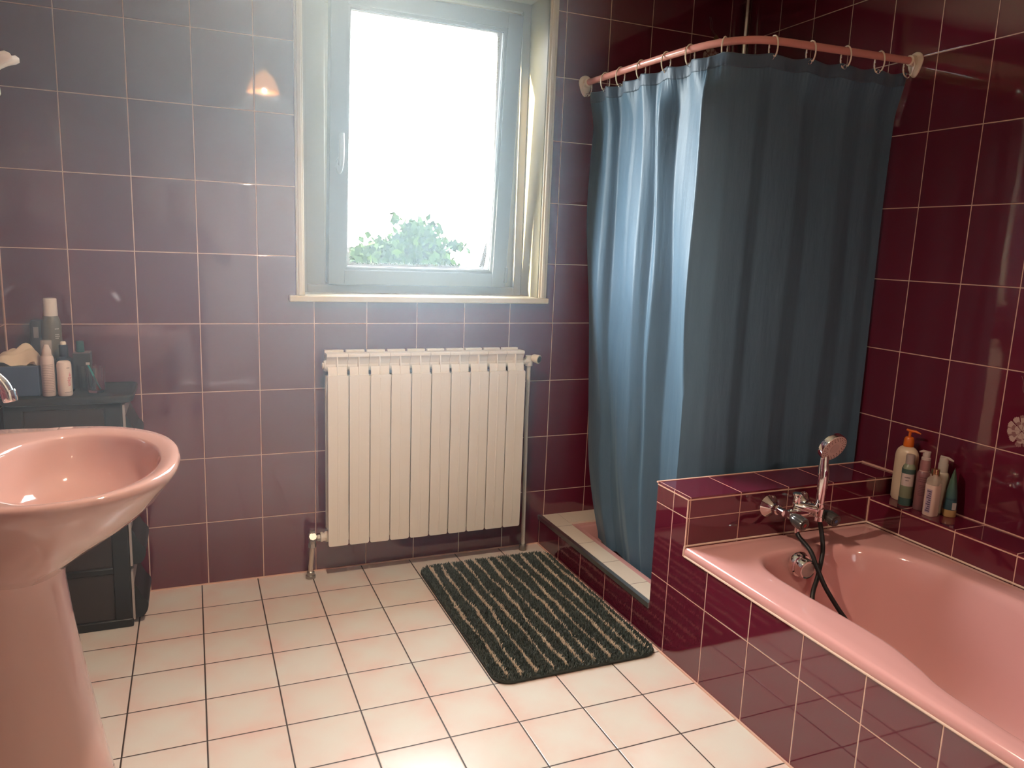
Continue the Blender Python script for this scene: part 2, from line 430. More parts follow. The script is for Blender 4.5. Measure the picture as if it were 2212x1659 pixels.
for (xa, xb, ha, hb) in ((gx0+.003, gx0+.006, gh0, gh1), (gx1-.006, gx1-.003, gh0, gh1)): sbox(g, xa, xb, ha, hb, .014, .032)
sbox(g, gx0, gx1, gh0+.003, gh0+.006, .014, .032); sbox(g, gx0, gx1, gh1-.006, gh1-.003, .014, .032)
g.build('gasket', M['black_cap'], sash, smooth=0)
# handle pointing up (tilt position)
g = MB()
g.lathe([(.017, 0), (.017, .007), (.014, .010)], SH(.912, 0, .455), (0, -1, -.08), 20, sx=.85, sy=1.9)
g.cyl(SH(.912, 0, .462), SH(.912, -.04, .462), .008)
g.tube([SH(.912, -.034, .456), SH(.912, -.042, .475), SH(.912, -.044, .52), SH(.912, -.044, .572)], [.0095, .0105, .0105, .009], 14)
g.build('handle', mat('handle_plastic', (.30, .35, .36), .3), sash)
g = MB(); sbox(g, sx1-.010, sx1+.004, .02, .085, -.006, .01)
g.build('hinge_cover', M['frame'], sash, bevel=.002)
# pane: clear float glass with a frosted speckle round its border
mg = bpy.data.materials.new('pane_glass'); mg.use_nodes = True
T = NT(mg); T.n.remove(T.n['Principled BSDF']); out = T.n['Material Output']
tc = T.new('ShaderNodeTexCoord'); sp = T.new('ShaderNodeSeparateXYZ'); T.l.new(tc.outputs['Object'], sp.inputs[0])
dx = T.math('SUBTRACT', (gx1-gx0)/2, T.math('ABSOLUTE', T.math('SUBTRACT', sp.outputs[0], (gx0+gx1)/2)))
zc = hinge.z + (gh0+gh1)/2*math.cos(ang)
dz = T.math('SUBTRACT', (gh1-gh0)/2*math.cos(ang), T.math('ABSOLUTE', T.math('SUBTRACT', sp.outputs[2], zc)))
dm = T.math('MINIMUM', dx, dz)
nz = T.noise(230, tc.outputs['Object'], 2, .6)
edge = T.new('ShaderNodeMapRange'); T.l.new(dm, edge.inputs[0]); edge.inputs[1].default_value = .010; edge.inputs[2].default_value = .040; edge.inputs[3].default_value = .30; edge.inputs[4].default_value = -.05
fr = T.math('MULTIPLY', T.math('GREATER_THAN', T.math('ADD', edge.outputs[0], T.math('MULTIPLY', nz, .5)), .43), .9)
tr = T.new('ShaderNodeBsdfTransparent'); tr.inputs[0].default_value = (.95, .97, .96, 1)
gl = T.new('ShaderNodeBsdfGlossy'); gl.inputs['Roughness'].default_value = .02
df = T.new('ShaderNodeBsdfDiffuse'); df.inputs[0].default_value = (.5, .5, .5, 1)
fz = T.new('ShaderNodeFresnel'); fz.inputs[0].default_value = 1.35
m1 = T.new('ShaderNodeMixShader'); T.l.new(fz.outputs[0], m1.inputs[0]); T.l.new(tr.outputs[0], m1.inputs[1]); T.l.new(gl.outputs[0], m1.inputs[2])
m2 = T.new('ShaderNodeMixShader'); T.l.new(fr, m2.inputs[0]); T.l.new(m1.outputs[0], m2.inputs[1]); T.l.new(df.outputs[0], m2.inputs[2])
T.l.new(m2.outputs[0], out.inputs[0])
g = MB(); g.add([SH(gx0,.028,gh0), SH(gx1,.028,gh0), SH(gx1,.028,gh1), SH(gx0,.028,gh1)], [(0,1,2,3)])
g.build('glass', mg, sash, smooth=0)

# ------------------------------------------------------------------ tree outside
def leaf_mat(name, c1, c2):
    m = bpy.data.materials.new(name); m.use_nodes = True; T = NT(m); p = T.n['Principled BSDF']
    oi = T.new('ShaderNodeTexCoord'); n = T.noise(2.5, oi.outputs['Object'], 3)
    T.l.new(T.ramp(n, [(.35, c1), (.65, c2)]), p.inputs['Base Color']); p.inputs['Roughness'].default_value = .8; p.inputs['Specular IOR Level'].default_value = .05
    return m
M['leaf'] = leaf_mat('leaves', (.006, .0165, .00002), (.019, .036, .0001))
tree = empty('tree', (3.4, 6.0, -3.0), 'leafy green tree outside the window, only its crown showing at the bottom of the pane', 'tree')
CT = Vector((3.05, 5.9, 1.2))
def foliage(blobs, dens):
    vs, fs = [], []
    for (c, r, n) in blobs:
        for _ in range(int(n*dens)):
            d = Vector(rng.normal(size=3)); d.normalize()
            p = Vector(c) + Vector((d.x*r[0], d.y*r[1], d.z*r[2])) * (rng.uniform(.45, 1)**.5) * (1 + .25*rng.normal())
            q = Euler((rng.uniform(0,6.3), rng.uniform(0,6.3), rng.uniform(0,6.3))).to_matrix()
            L = rng.uniform(.05, .10); b = len(vs)
            for (u, w) in ((-.5,0),(-.1,.32),(.5,0),(-.1,-.32)): vs.append(p + q @ Vector((u*L*1.5, w*L*1.5, 0)))
            fs.append((b,b+1,b+2,b+3))
    return vs, fs
M['bark'] = mat('bark', (.02, .015, .01), .9)

# ------------------------------------------------------------------ radiator
rad = empty('radiator', (1.23, -.05, .0), 'cream ten-section aluminium radiator hung on the tiled wall under the window', 'radiator')
RX0, RP = .829, .0801
def section():
    g = MB(); w = .0765
    # front plate with rounded corners
    pl = rrect(w, .668, .008); cx, cz = w/2, .145 + .334
    g.extrude([(cx+a, -.1285, cz+b) for a, b in pl], (0, .007, 0))
    g.box((cx-.0035, -.130, .16), (cx+.0035, -.1285, .80))            # shallow centre seam
    # second fin behind, top curls back
    pr = [(-.1215,.30),(-.1195,.80),(-.1165,.825),(-.110,.842),(-.1065,.8425),(-.112,.823),(-.1155,.80),(-.1175,.30)]
    g.extrude([(.003, y, z) for y, z in pr], (w-.006, 0, 0))
    # web
    g.extrude([(cx-.0025, y, z) for y, z in ((-.1225,.17),(-.1225,.813),(-.107,.880),(-.045,.880),(-.045,.16))], (.005, 0, 0))
    # top grille cap
    pr = [(-.108,.889),(-.108,.879),(-.104,.876),(-.096,.862),(-.091,.84),(-.088,.84),(-.093,.864),(-.099,.880),(-.05,.885),(-.05,.8895),(-.1,.8915)]
    g.extrude([(0, y, z) for y, z in pr], (w+.002, 0, 0))
    g.box((.002, -.048, .82), (w-.004, -.03, .897))
    # collectors and inner water column
    for z in (.842, .168):
        g.cyl((-.0015, -.073, z), (RP-.002, -.073, z), .0215, 20)
    g.box((cx-.013, -.09, .17), (cx+.013, -.055, .84))
    # side fins
    for y in (-.095, -.06, -.036): g.box((.004, y-.002, .19), (w-.004, y+.002, .80))
    return g
s0 = section().build('section', M['rad'], None, smooth=30, bevel=.0012)
s0.location = (RX0, 0, 0); s0.parent = rad; s0.matrix_parent_inverse = Matrix.Translation(-Vector(rad.location))
for i in range(1, 10):
    c = s0.copy(); COL.objects.link(c); c.location = (RX0 + i*RP, 0, 0); c.parent = rad; c.matrix_parent_inverse = s0.matrix_parent_inverse.copy()
XE = RX0 + 10*RP
g = MB().cyl((RX0-.012, -.073, .842), (RX0, -.073, .842), .012, 12).cyl((RX0-.006, -.073, .842), (RX0, -.073, .842), .02, 20)
g.build('blind_plug', M['rad'], rad)
g = MB().cyl((XE, -.073, .842), (XE+.016, -.073, .842), .013, 20).cyl((XE+.014, -.073, .842), (XE+.034, -.073, .842), .016, 8)
g.cyl((XE+.034, -.073, .822), (XE+.034, -.073, .866), .0155, 16).cyl((XE+.034, -.073, .856), (XE+.052, -.082, .858), .010, 14)
g.build('valve_body', M['pipe'], rad, bevel=.001)
g = MB().lathe([(.013, 0), (.0165, .006), (.0185, .03), (.0175, .034)], (XE+.046, -.078, .857), (.55, -.8, -.12), 28)
kn = g.build('valve_knob', M['cream_plastic'], rad)
a = Vector((.55, -.8, -.12)).normalized(); q = Vector((XE+.046, -.078, .857)) + a*.0345
g = MB().cyl(q, q + a*.0015, .0142, 28); g.build('knob_cap', M['black_cap'], kn)
g = MB().tube([(XE+.034, -.073, .825), (XE+.034, -.07, .6), (XE+.045, -.06, .2), (XE+.05, -.055, .004)], .0085, 14)
pp = g.build('supply_pipe', M['pipe'], rad)
g = MB().lathe([(.016, 0), (.016, .022), (.0125, .028)], (XE+.05, -.055, .001), (0,0,1), 20); g.build('floor_collar', M['steel'], pp)
g = MB()
g.lathe([(.019, 0), (.019, -.010), (.016, -.010), (.016, -.018), (.019, -.018), (.019, -.026), (.010, -.028)][::-1], (RX0+.004, -.073, .168), (1,0,0), 16)
g.build('bush', M['rad'], rad)
g = MB()
g.cyl((RX0-.024, -.073, .168), (RX0-.036, -.073, .168), .0150, 6).cyl((RX0-.03, -.073, .168), (RX0-.05, -.073, .168), .009, 14)
g.cyl((RX0-.053, -.073, .140), (RX0-.053, -.073, .186), .0135, 16).cyl((RX0-.053, -.073, .166), (RX0-.053, -.090, .180), .0155, 8).cyl((RX0-.053, -.073, .182), (RX0-.053, -.073, .198), .010, 14)
g.cyl((RX0-.053, -.073, .130), (RX0-.053, -.073, .146), .0155, 6)
g.build('lockshield_valve', M['steel'], rad, bevel=.0008)
g = MB().tube([(RX0-.053, -.073, .135), (RX0-.056, -.072, .09), (RX0-.059, -.066, .05), (RX0-.059, -.062, .004)], .0088, 14)
pp = g.build('return_pipe', mat('old_pipe', (.52, .43, .33), .5), rad)
g = MB().lathe([(.019, 0), (.019, .010), (.015, .012), (.015, .024), (.011, .028)], (RX0-.059, -.062, .001), (0,0,1), 20); g.build('floor_collar', M['steel'], pp)

# ------------------------------------------------------------------ bathtub
tub = empty('bathtub', (2.15, -1.93, 0), 'pink built-in bathtub behind the burgundy tiled apron at the right', 'bathtub')
op = [(1.898,-1.45),(1.90,-1.585),(1.90,-1.67),(1.893,-1.75),(1.872,-1.835),(1.848,-1.905),(1.838,-1.98),(1.833,-2.1),(1.833,-2.3),(1.84,-2.48),(1.875,-2.61),(1.96,-2.69),(2.15,-2.71),(2.33,-2.69),(2.415,-2.61),(2.445,-2.45),(2.45,-2.2),(2.45,-1.9),(2.448,-1.6),(2.44,-1.44),(2.405,-1.315),(2.34,-1.238),(2.25,-1.198),(2.15,-1.186),(2.05,-1.186),(1.975,-1.205),(1.925,-1.255),(1.902,-1.335)]
ol = catmull([(x, y, 0) for x, y in op], 6, True); N = len(ol)
c0 = Vector((2.15, -1.93, 0))
X0, X1, Y0, Y1 = 1.772, LX-.001, PY1-.001, TY1
outer = []
for p in ol:
    d = p - c0; t = min((X1-c0.x)/d.x if d.x > 1e-6 else 9e9, (X0-c0.x)/d.x if d.x < -1e-6 else 9e9, (Y0-c0.y)/d.y if d.y > 1e-6 else 9e9, (Y1-c0.y)/d.y if d.y < -1e-6 else 9e9)
    outer.append(c0 + d*t)
for cx in (X0, X1):
    for cy in (Y0, Y1):
        k = min(range(N), key=lambda i: (outer[i].x-cx)**2 + (outer[i].y-cy)**2); outer[k] = Vector((cx, cy, 0))
def ringat(L, z): return [(p.x, p.y, z) for p in L]
def inset(L, d, dy=None):
    dy = d if dy is None else dy
    return [Vector((c0.x + (p.x-c0.x)*(1-d/.30), c0.y + (p.y-c0.y)*(1-(dy/.75 if p.y > c0.y else dy*2.2/.75)), 0)) for p in L]
def sh_out(L, d): return [Vector((min(max(p.x, X0+d), X1-d), min(max(p.y, Y1+d), Y0-d), 0)) for p in L]
def lerpL(A, B, t): return [a.lerp(b, t) for a, b in zip(A, B)]
R_ = [ringat(sh_out(outer, .03), .3765), ringat(sh_out(outer, .002), .3755), ringat(outer, .379), ringat(outer, .388), ringat(sh_out(outer, .0015), .394), ringat(sh_out(outer, .005), .4), ringat(sh_out(outer, .011), .4025)]
so = sh_out(outer, .011)
R_ += [ringat(lerpL(so, ol, t), z) for t, z in ((.33, .402), (.66, .4015), (.93, .401))]
R_ += [ringat(inset(ol, 0), .3995), ringat(inset(ol, .005), .396), ringat(inset(ol, .011), .388), ringat(inset(ol, .018), .37), ringat(inset(ol, .028), .32), ringat(inset(ol, .042), .24), ringat(inset(ol, .055), .16), ringat(inset(ol, .075), .10), ringat(inset(ol, .105), .062), ringat(inset(ol, .15), .042), ringat(inset(ol, .22), .035), ringat(inset(ol, .29, .6), .034)]
g = MB().loft(R_, None, True, False, True)
g.build('tub_shell', M['pink_tub'], tub, smooth=50)
oa = Vector((-.05, -1, -.06)).normalized(); ob = Vector((2.112, -1.2075, .358))
g = MB().lathe([(.040, 0), (.041, .006), (.037, .018), (.034, .020)], ob, oa, 36)
ov = g.build('overflow', M['chrome'], tub)
g = MB().lathe([(.031, .018), (.031, .044), (.0285, .048), (.0001, .0485)], ob, oa, 36); g.build('overflow_knob', M['chrome'], ov)
g = MB().lathe([(.0235, .0484), (.0235, .0494), (.0001, .0497)], ob, oa, 28); g.build('knob_disc', mat('knob_disc', (.55, .46, .42), .35, .4), ov)

# ------------------------------------------------------------------ shower tray
g = MB()
tx0, tx1, ty0, ty1 = 1.868, XR-.001, -.123, PY0+.0005
def tr_ring(d, z): return [(tx0+d+a, ty1+d+b, z) for a, b in [(0,0),(tx1-tx0-2*d,0),(tx1-tx0-2*d,ty0-ty1-2*d),(0,ty0-ty1-2*d)]]
g.loft([tr_ring(0,.06), tr_ring(0,.121), tr_ring(.006,.124), tr_ring(.034,.122), tr_ring(.039,.115), tr_ring(.05,.05), tr_ring(.07,.042)], None, True, False, True)
tag(g.build('shower_tray', M['pink_tub'], bevel=.004, smooth=40), 'pink square shower tray sunk behind the cream-tiled curb', 'shower tray')

# ------------------------------------------------------------------ curtain rod, rings, curtain
RZ = 1.98
rodp = catmull([(1.897,-.004,RZ),(1.906,-.15,RZ),(1.920,-.40,RZ),(1.937,-.60,RZ),(1.955,-.71,RZ),(1.99,-.80,RZ),(2.05,-.860,RZ),(2.13,-.884,RZ),(2.30,-.897,RZ),(2.48,-.910,RZ),(2.677,-.922,RZ)], 12)
rod = empty('curtain_rod', rodp[0], 'pink bent shower curtain rod running from the window wall to the right wall', 'curtain rod')
MB().tube(rodp, .0122, 18).build('rod', M['rod'], rod)
def flange(p, ax):
    g = MB(); ax = Vector(ax); up = Vector((0,0,1)); sd = ax.cross(up)
    out_ = []
    for k in range(40):
        t = 2*PI*k/40; r = .030; u, w = r*math.cos(t), r*math.sin(t)
        if w < 0: w *= 1.75; u *= (1 + w*5.5) if w > -.06 else .6
        out_.append((u, w))
    P = Vector(p)
    g.loft([[P + sd*(u*s) + up*(w*s) + ax*h for u, w in out_] for s, h in ((1.0,0),(1.0,.004),(.86,.009),(.62,.013))], None, True, True, True)
    g.lathe([(.0185, .008), (.017, .03), (.0135, .032)], P, ax, 24)
    return g.build('flange', M['cream_plastic'], rod)
flange((1.897, -.0005, RZ), (0,-1,0)); flange((XR-.0005, -.922, RZ), (-1,0,0))
MB().lathe([(.0128,-.002),(.0128,.002)], (1.9415,-.645,RZ), (.1,-1,0), 20).build('joint_band', M['rod'], rod)

# curtain plan (mid height) and its behaviour with height
mid = [(1.945,-.010),(1.930,-.09),(1.914,-.175),(1.923,-.198),(1.947,-.222),(1.935,-.30),(1.925,-.335),(1.924,-.36),(1.906,-.445),(1.918,-.475),(1.936,-.505),(1.917,-.545),(1.932,-.568),(1.962,-.61),(1.952,-.675),(1.936,-.732),(1.918,-.79),(1.944,-.818),(1.980,-.848),(2.02,-.858),(2.07,-.868),(2.12,-.861),(2.18,-.869),(2.25,-.874),(2.32,-.864),(2.38,-.869),(2.44,-.876),(2.52,-.866),(2.58,-.873),(2.63,-.868),(2.668,-.872)]
def dens(P, step=.0055):
    out_ = []
    for a, b in zip(P[:-1], P[1:]):
        a, b = Vector(a), Vector(b); n = max(2, int((b-a).length/step))
        out_ += [a.lerp(b, k/n) for k in range(n)]
    return out_ + [Vector(P[-1])]
mp = dens(mid)
for _ in range(1):   # soften the creases a little
    mp = [mp[0]] + [(mp[i-1] + mp[i]*2 + mp[i+1])/4 for i in range(1, len(mp)-1)] + [mp[-1]]
arc = [0]
for a, b in zip(mp[:-1], mp[1:]): arc.append(arc[-1] + (b-a).length)
rarc = [0]
for a, b in zip(rodp[:-1], rodp[1:]): rarc.append(rarc[-1] + (b-a).length)
def rod_at(t):
    d = t*rarc[-1]
    for i in range(len(rarc)-1):
        if rarc[i+1] >= d:
            k = (d-rarc[i])/(rarc[i+1]-rarc[i]); return rodp[i].lerp(rodp[i+1], k), (rodp[i+1]-rodp[i]).normalized()
    return rodp[-1].copy(), (rodp[-1]-rodp[-2]).normalized()
# map: curtain arc -> rod arc so the crease falls on the bend
crease = min(range(len(mp)), key=lambda i: (mp[i].x-1.918)**2 + (mp[i].y+.79)**2)
RC = .745/rarc[-1]
def rt_of(i):
    s_ = arc[i]/arc[-1]; sc = arc[crease]/arc[-1]
    return .010 + (s_/sc)*(RC-.010) if s_ < sc else RC + (s_-sc)/(1-sc)*(.992-RC)
ringt = [.012, .115, .20, .292, .39, .478, .613, .707, .80, .872, .937, .988]
ringt = []
for px, py in ((1.897,-.022),(1.903,-.155),(1.911,-.26),(1.919,-.395),(1.932,-.54),(1.945,-.66),(1.985,-.79),(2.105,-.878),(2.245,-.893),(2.385,-.903),(2.525,-.913),(2.652,-.921)):
    k = min(range(len(rodp)), key=lambda i: (rodp[i].x-px)**2 + (rodp[i].y-py)**2); 
    best = min(((rod_at(q/600)[0].x-px)**2 + (rod_at(q/600)[0].y-py)**2, q/600) for q in range(601))
    ringt.append(best[1])
ZT, ZB = 1.945, .088
zs = [ZT, 1.94, 1.93, 1.92, 1.913, 1.908, 1.902, 1.89] + [1.89 - (1.89-ZB)*k/78 for k in range(1, 79)]
rings = []
nn = len(mp)
for z in zs:
    row = []
    top = min(1, max(0, (ZT - z)/.16)); top = top*top*(3-2*top)
    low = min(1, max(0, (.9 - z)/.8))
    for i in range(nn):
        t = rt_of(i); rp, rtan = rod_at(t)
        nrm = Vector((-rtan.y, rtan.x, 0)) * -1     # towards the room
        # swag between the rings: fabric dips and bows
        j = min(range(len(ringt)-1), key=lambda q: 0 if ringt[q] <= t <= ringt[q+1] else 1)
        f_ = min(1, max(0, (t-ringt[j])/(ringt[j+1]-ringt[j]))); sag = math.sin(PI*f_)
        tp = Vector((rp.x, rp.y, 0)) + nrm*(.004 + .010*math.sin(2*PI*f_)*(1 if i < crease else .6)) + Vector((mp[i].x-rp.x, mp[i].y-rp.y, 0))*.45
        gath = math.exp(-((z-1.902)/.022)**2)*.0018*math.sin(i*2.4) if z < 1.9155 else 0
        md = Vector((mp[i].x, mp[i].y, 0))
        side = 1 if i > crease else 0
        # slow wandering of the folds with height
        wob = .007*math.sin(3.1*z + i*.045) + .005*math.sin(7.3*z + i*.11)
        md += Vector((wob*(1-side*.7), -.02*low*(1-side) + .003*math.sin(5*z+i*.05), 0))
        md.x += (1.925-md.x)*.15*low*(1-side) + .012*low*(1-side)
        if not side:
            q1 = min(1, max(0, (1.5-z)/1.0)); q2 = min(1, max(0, (.5-z)/.4))
            md.y -= (.075*q1*q1*(3-2*q1) + .12*q2*q2)*(1 - arc[i]/arc[crease])
        p = tp.lerp(md, top); p += nrm*gath
        p.x = min(p.x, 2.6765)
        row.append((p.x, p.y, z - (.010*sag if z > 1.8 else 0)*(1 - top)))
    rings.append(row)
mcur = bpy.data.materials.new('curtain_satin'); mcur.use_nodes = True
T = NT(mcur); p = T.n['Principled BSDF']; tc = T.new('ShaderNodeTexCoord')
mp_ = T.new('ShaderNodeMapping'); mp_.inputs['Scale'].default_value = (1, 1, .16); T.l.new(tc.outputs['Object'], mp_.inputs[0])
n1 = T.noise(28, mp_.outputs[0], 5, .6); n2 = T.noise(500, tc.outputs['Object'], 1)
T.l.new(T.ramp(n1, [(.3, (.088, .158, .235)), (.7, (.104, .184, .268))]), p.inputs['Base Color'])
p.inputs['Roughness'].default_value = .46; p.inputs['Specular IOR Level'].default_value = .34
p.inputs['Sheen Weight'].default_value = .2; p.inputs['Sheen Roughness'].default_value = .4; p.inputs['Sheen Tint'].default_value = (.65, .9, .95, 1)
b = T.new('ShaderNodeBump'); b.inputs['Strength'].default_value = .42; b.inputs['Distance'].default_value = .006
T.l.new(n1, b.inputs['Height']); T.l.new(b.outputs[0], p.inputs['Normal'])
tl = T.new('ShaderNodeBsdfTranslucent'); tl.inputs[0].default_value = (.14, .19, .23, 1)
ms = T.new('ShaderNodeMixShader'); ms.inputs[0].default_value = .12
T.l.new(p.outputs[0], ms.inputs[1]); T.l.new(tl.outputs[0], ms.inputs[2]); T.l.new(ms.outputs[0], T.n['Material Output'].inputs[0])
curt = empty('shower_curtain', (1.93, -.4, ZT), 'blue-grey satin shower curtain hanging in folds from the pink rod', 'shower curtain')
nh = 7
MB().loft(rings[nh-2:], None, False).build('curtain_fabric', mcur, curt, smooth=70)
mhem = mat('curtain_hem', (.060, .102, .155), .5, sheen=.2)
MB().loft(rings[:nh], None, False).build('header_band', mhem, curt, smooth=70, solid=.0016)

ORD = ['first', 'second', 'third', 'fourth', 'fifth', 'sixth', 'seventh', 'eighth', 'ninth', 'tenth', 'eleventh', 'twelfth']
rg = None
for k, t in enumerate(ringt):
    P, tan = rod_at(t); sd = tan.cross(Vector((0,0,1))).normalized()
    if rg is None:
        g = MB(); pts = []
        for q in range(30):
            a = 2*PI*(q+.5)/30 + PI/2 + .0
            u, w = .0195*math.cos(a), .0345*math.sin(a) - .0185
            pts.append((u, 0, w))
        pts = pts[16:] + pts[:13]            # open hook, gap on the wall side
        g.tube(pts, .0024, 10)
        rg = g.build('curtain_ring', M['ring'], None); o = rg
        gb = MB().lathe([(.0001,0),(.0027,.002),(.0027,.007),(.0001,.009)], (.0185, 0, -.032), (0,0,1), 10).lathe([(.0001,0),(.0027,.002),(.0027,.007),(.0001,.009)], (.0185, 0, -.0205), (0,0,1), 10)
        gb.build('bead_clip', mat('clip_white', (.85, .83, .80), .25), rg)
        ge = MB(); ge.tube([(.0065*math.cos(2*PI*q/16), 0, -.0495+.0065*math.sin(2*PI*q/16)) for q in range(16)], .0016, 8, closed=True)
        ge.build('eyelet', M['chrome'], rg)
    else:
        o = rot_copy(rg)
    o.matrix_world = Matrix.Translation(P) @ Matrix.Rotation(math.atan2(tan.y, tan.x) + PI/2 + (.25 if k > 6 else -.1)*(1 if k % 2 else .6), 4, 'Z')
    place = 'next to the flange on the window wall' if k == 0 else ('next to the flange on the right wall' if k == 11 else ('at the bend of the pink rod' if k == 6 else 'along the pink rod from the window wall'))
    tag(o, f'cream plastic curtain ring, {ORD[k]} of twelve {place}' if k in (0, 6, 11) else f'cream plastic curtain ring, {ORD[k]} {place}', 'curtain ring', 'hooked rings carrying the shower curtain')

# shower riser pipe in the corner
g = MB().cyl((2.655, -.035, 1.05), (2.655, -.035, 2.42), .0105, 20)
ps = empty('shower_rail', (2.655, -.035, 1.05), 'vertical chrome shower rail in the corner behind the curtain', 'shower rail')
g.build('rail', M['chrome'], ps)
for z in (1.08, 2.40): MB().cyl((2.655, -.035, z), (2.655, 0, z), .008).build('rail_bracket', M['chrome'], ps)

# ------------------------------------------------------------------ bath mixer, hand shower, hose
mx = empty('bath_mixer', (2.14, -1.075, .5), 'chrome two-handle bath mixer on the low tiled wall above the tub', 'bath mixer')
MZ = .506; XA, XB = 2.093, 2.228
for x in (XA, XB):
    MB().lathe([(.037, 0), (.037, .003), (.028, .012), (.017, .028), (.0155, .034)], (x, PY1, MZ), (0,-1,0), 40).build('escutcheon', M['chrome'], mx)
g = MB()
for x in (XA, XB):
    g.lathe([(.0125,.028),(.0165,.034),(.0165,.046),(.0125,.05),(.0125,.075)], (x, PY1, MZ), (0,-1,0), 24)
BY = PY1 - .088
g.tube([(XA-.006, BY, MZ), (XA+.02, BY, MZ), (2.12, BY, MZ), (2.18, BY, MZ), (XB-.02, BY, MZ), (XB+.008, BY, MZ)], [.014,.0175,.0165,.0165,.0175,.014], 24)
g.lathe([(.015,0),(.014,.02),(.012,.024)], (2.134, BY, MZ-.01), (0,0,-1), 20)
g.build('mixer_body', M['chrome'], mx)
def handle(x, ax, dot):
    a = Vector(ax).normalized(); b = Vector((x, BY, MZ))
    k = MB(); prof = [(.010, .012), (.0155, .020), (.0205, .034), (.0215, .060), (.020, .066)]
    r = Vector((0,0,1)); e1 = (r - a*r.dot(a)).normalized(); e2 = a.cross(e1); rings_ = []
    for rad_, h in prof:
        rings_.append([b + a*h + (e1*math.cos(2*PI*i/60) + e2*math.sin(2*PI*i/60))*rad_*(1 - (.07 if h > .015 else 0)*max(0, math.cos(6*2*PI*i/60))**3) for i in range(60)])
    k.loft(rings_, None, True, True, True)
    kk = k.build('handle_knob', M['knob'], mx, smooth=50)
    MB().cyl(b + a*.066, b + a*.0675, .0135, 28).build('knob_cap', mat('knob_cap_grey', (.07, .065, .06), .25), kk)
    MB().cyl(b + a*.0673, b + a*.0685, .006, 20).build('colour_dot', dot, kk)
    MB().lathe([(.012,.004),(.012,.016),(.009,.02)], b, a, 20).build('handle_stem', M['chrome'], mx)
handle(XA+.004, (.10, -.95, -.22), M['red']); handle(XB+.004, (-.02, -.95, -.22), M['blue'])
# spout and diverter, sloping lever shaped cradle arm
g = MB()
arm = [(2.127, BY+.012, MZ+.026), (2.150, BY-.004, MZ+.022), (2.18, BY-.018, MZ+.016), (2.205, BY-.028, MZ+.010)]
for (p0, p1) in zip(arm[:-1], arm[1:]): pass
g.tube(catmull(arm, 5), [.0125]*5 + [.0135]*5 + [.0145]*5 + [.0145], 18)
g.lathe([(.014, -.02), (.0165, -.004), (.0165, .012), (.0125, .014), (.0125, .03)], (2.196, BY-.026, MZ+.008), (0,0,1), 24)
g.lathe([(.0165, .0), (.0165, .014), (.0145, .016)], (2.196, BY-.026, MZ-.006), (0,0,-1), 24)
g.build('cradle', M['chrome'], mx)
MB().lathe([(.011, 0), (.0125, .004), (.0115, .024), (.0155, .030), (.0155, .034), (.012, .037)], (2.134, BY+.008, MZ+.028), (0,0,1), 28).build('diverter', M['chrome'], mx)
MB().lathe([(.0115,0),(.0115,.014),(.008,.017),(.008,.036),(.0075,.038)], (2.134, BY, MZ-.026), (.0,-.12,-1), 20).build('hose_outlet', M['chrome'], mx)

hs = empty('hand_shower', (2.196, -1.19, .53), 'chrome hand shower with pale spray face standing in the mixer cradle', 'hand shower')
hb = Vector((2.196, BY-.026, MZ+.030)); hc = Vector((2.216, -1.19, .728))
hp = catmull([hb, hb+Vector((0,-.001,.05)), hb+Vector((.001,0,.10)), Vector((2.199,-1.184,.665)), Vector((2.204,-1.178,.700))], 6)
MB().tube(hp, [.0118 + .0050*math.sin(PI*min(1, i/len(hp)))**1.5 for i in range(len(hp))], 22).build('shower_handle', M['chrome'], hs)
MB().lathe([(.012,-.012),(.0135,-.004),(.0135,.006)], hb, (0,0,1), 22).build('hose_nut', M['chrome'], hs)
ha = Vector((.04, -.91, -.40)).normalized()
MB().lathe([(.018,-.020),(.036,-.016),(.0465,-.006),(.048,.008),(.0475,.012)], hc, ha, 48).build('shower_head', M['chrome'], hs)
sp_ = MB().lathe([(.0455,.0115),(.0455,.0135),(.0001,.0140)], hc, ha, 48).build('spray_plate', M['spray'], hs)
e1 = (Vector((0,0,1)) - ha*ha.z).normalized(); e2 = ha.cross(e1)
g = MB()
for R0, n in ((.041, 26), (.035, 20), (.029, 16)):
    for i in range(n):
        a_ = 2*PI*(i + (.5 if R0 == .035 else 0))/n
        q = hc + (e1*math.cos(a_) + e2*math.sin(a_))*R0 + ha*.0135
        g.lathe([(.0013,0),(.0011,.0014)], q, ha, 6)
g.build('nozzles', M['nozzle'], sp_, smooth=0)['kind'] = 'stuff'
MB().lathe([(.017,.0138),(.017,.015),(.0001,.0155)], hc, ha, 28).build('centre_disc', mat('disc', (.55,.42,.40), .3), sp_)
q = hc - e1*.046 + ha*.008; MB().tube([q + e1*.006, q - e1*.010], [.006, .0045], 12).build('selector_tab', M['spray'], hs)

ho = catmull([(2.134, BY-.004, MZ-.058), (2.1345, -1.180, .432), (2.131, -1.235, .408), (2.133, -1.268, .364), (2.150, -1.305, .298), (2.205, -1.36, .20), (2.29, -1.45, .09), (2.355, -1.535, .048), (2.345, -1.60, .046), (2.25, -1.60, .048), (2.13, -1.50, .07), (2.06, -1.38, .16), (2.094, -1.30, .275), (2.150, -1.258, .335), (2.196, -1.222, .395), (2.206, -1.198, .45), (2.200, BY-.026, MZ-.018)], 10)
tag(MB().tube(ho, .0072, 14).build('shower_hose', M['black_rubber']), 'black shower hose looping from the mixer down into the pink tub', 'hose')

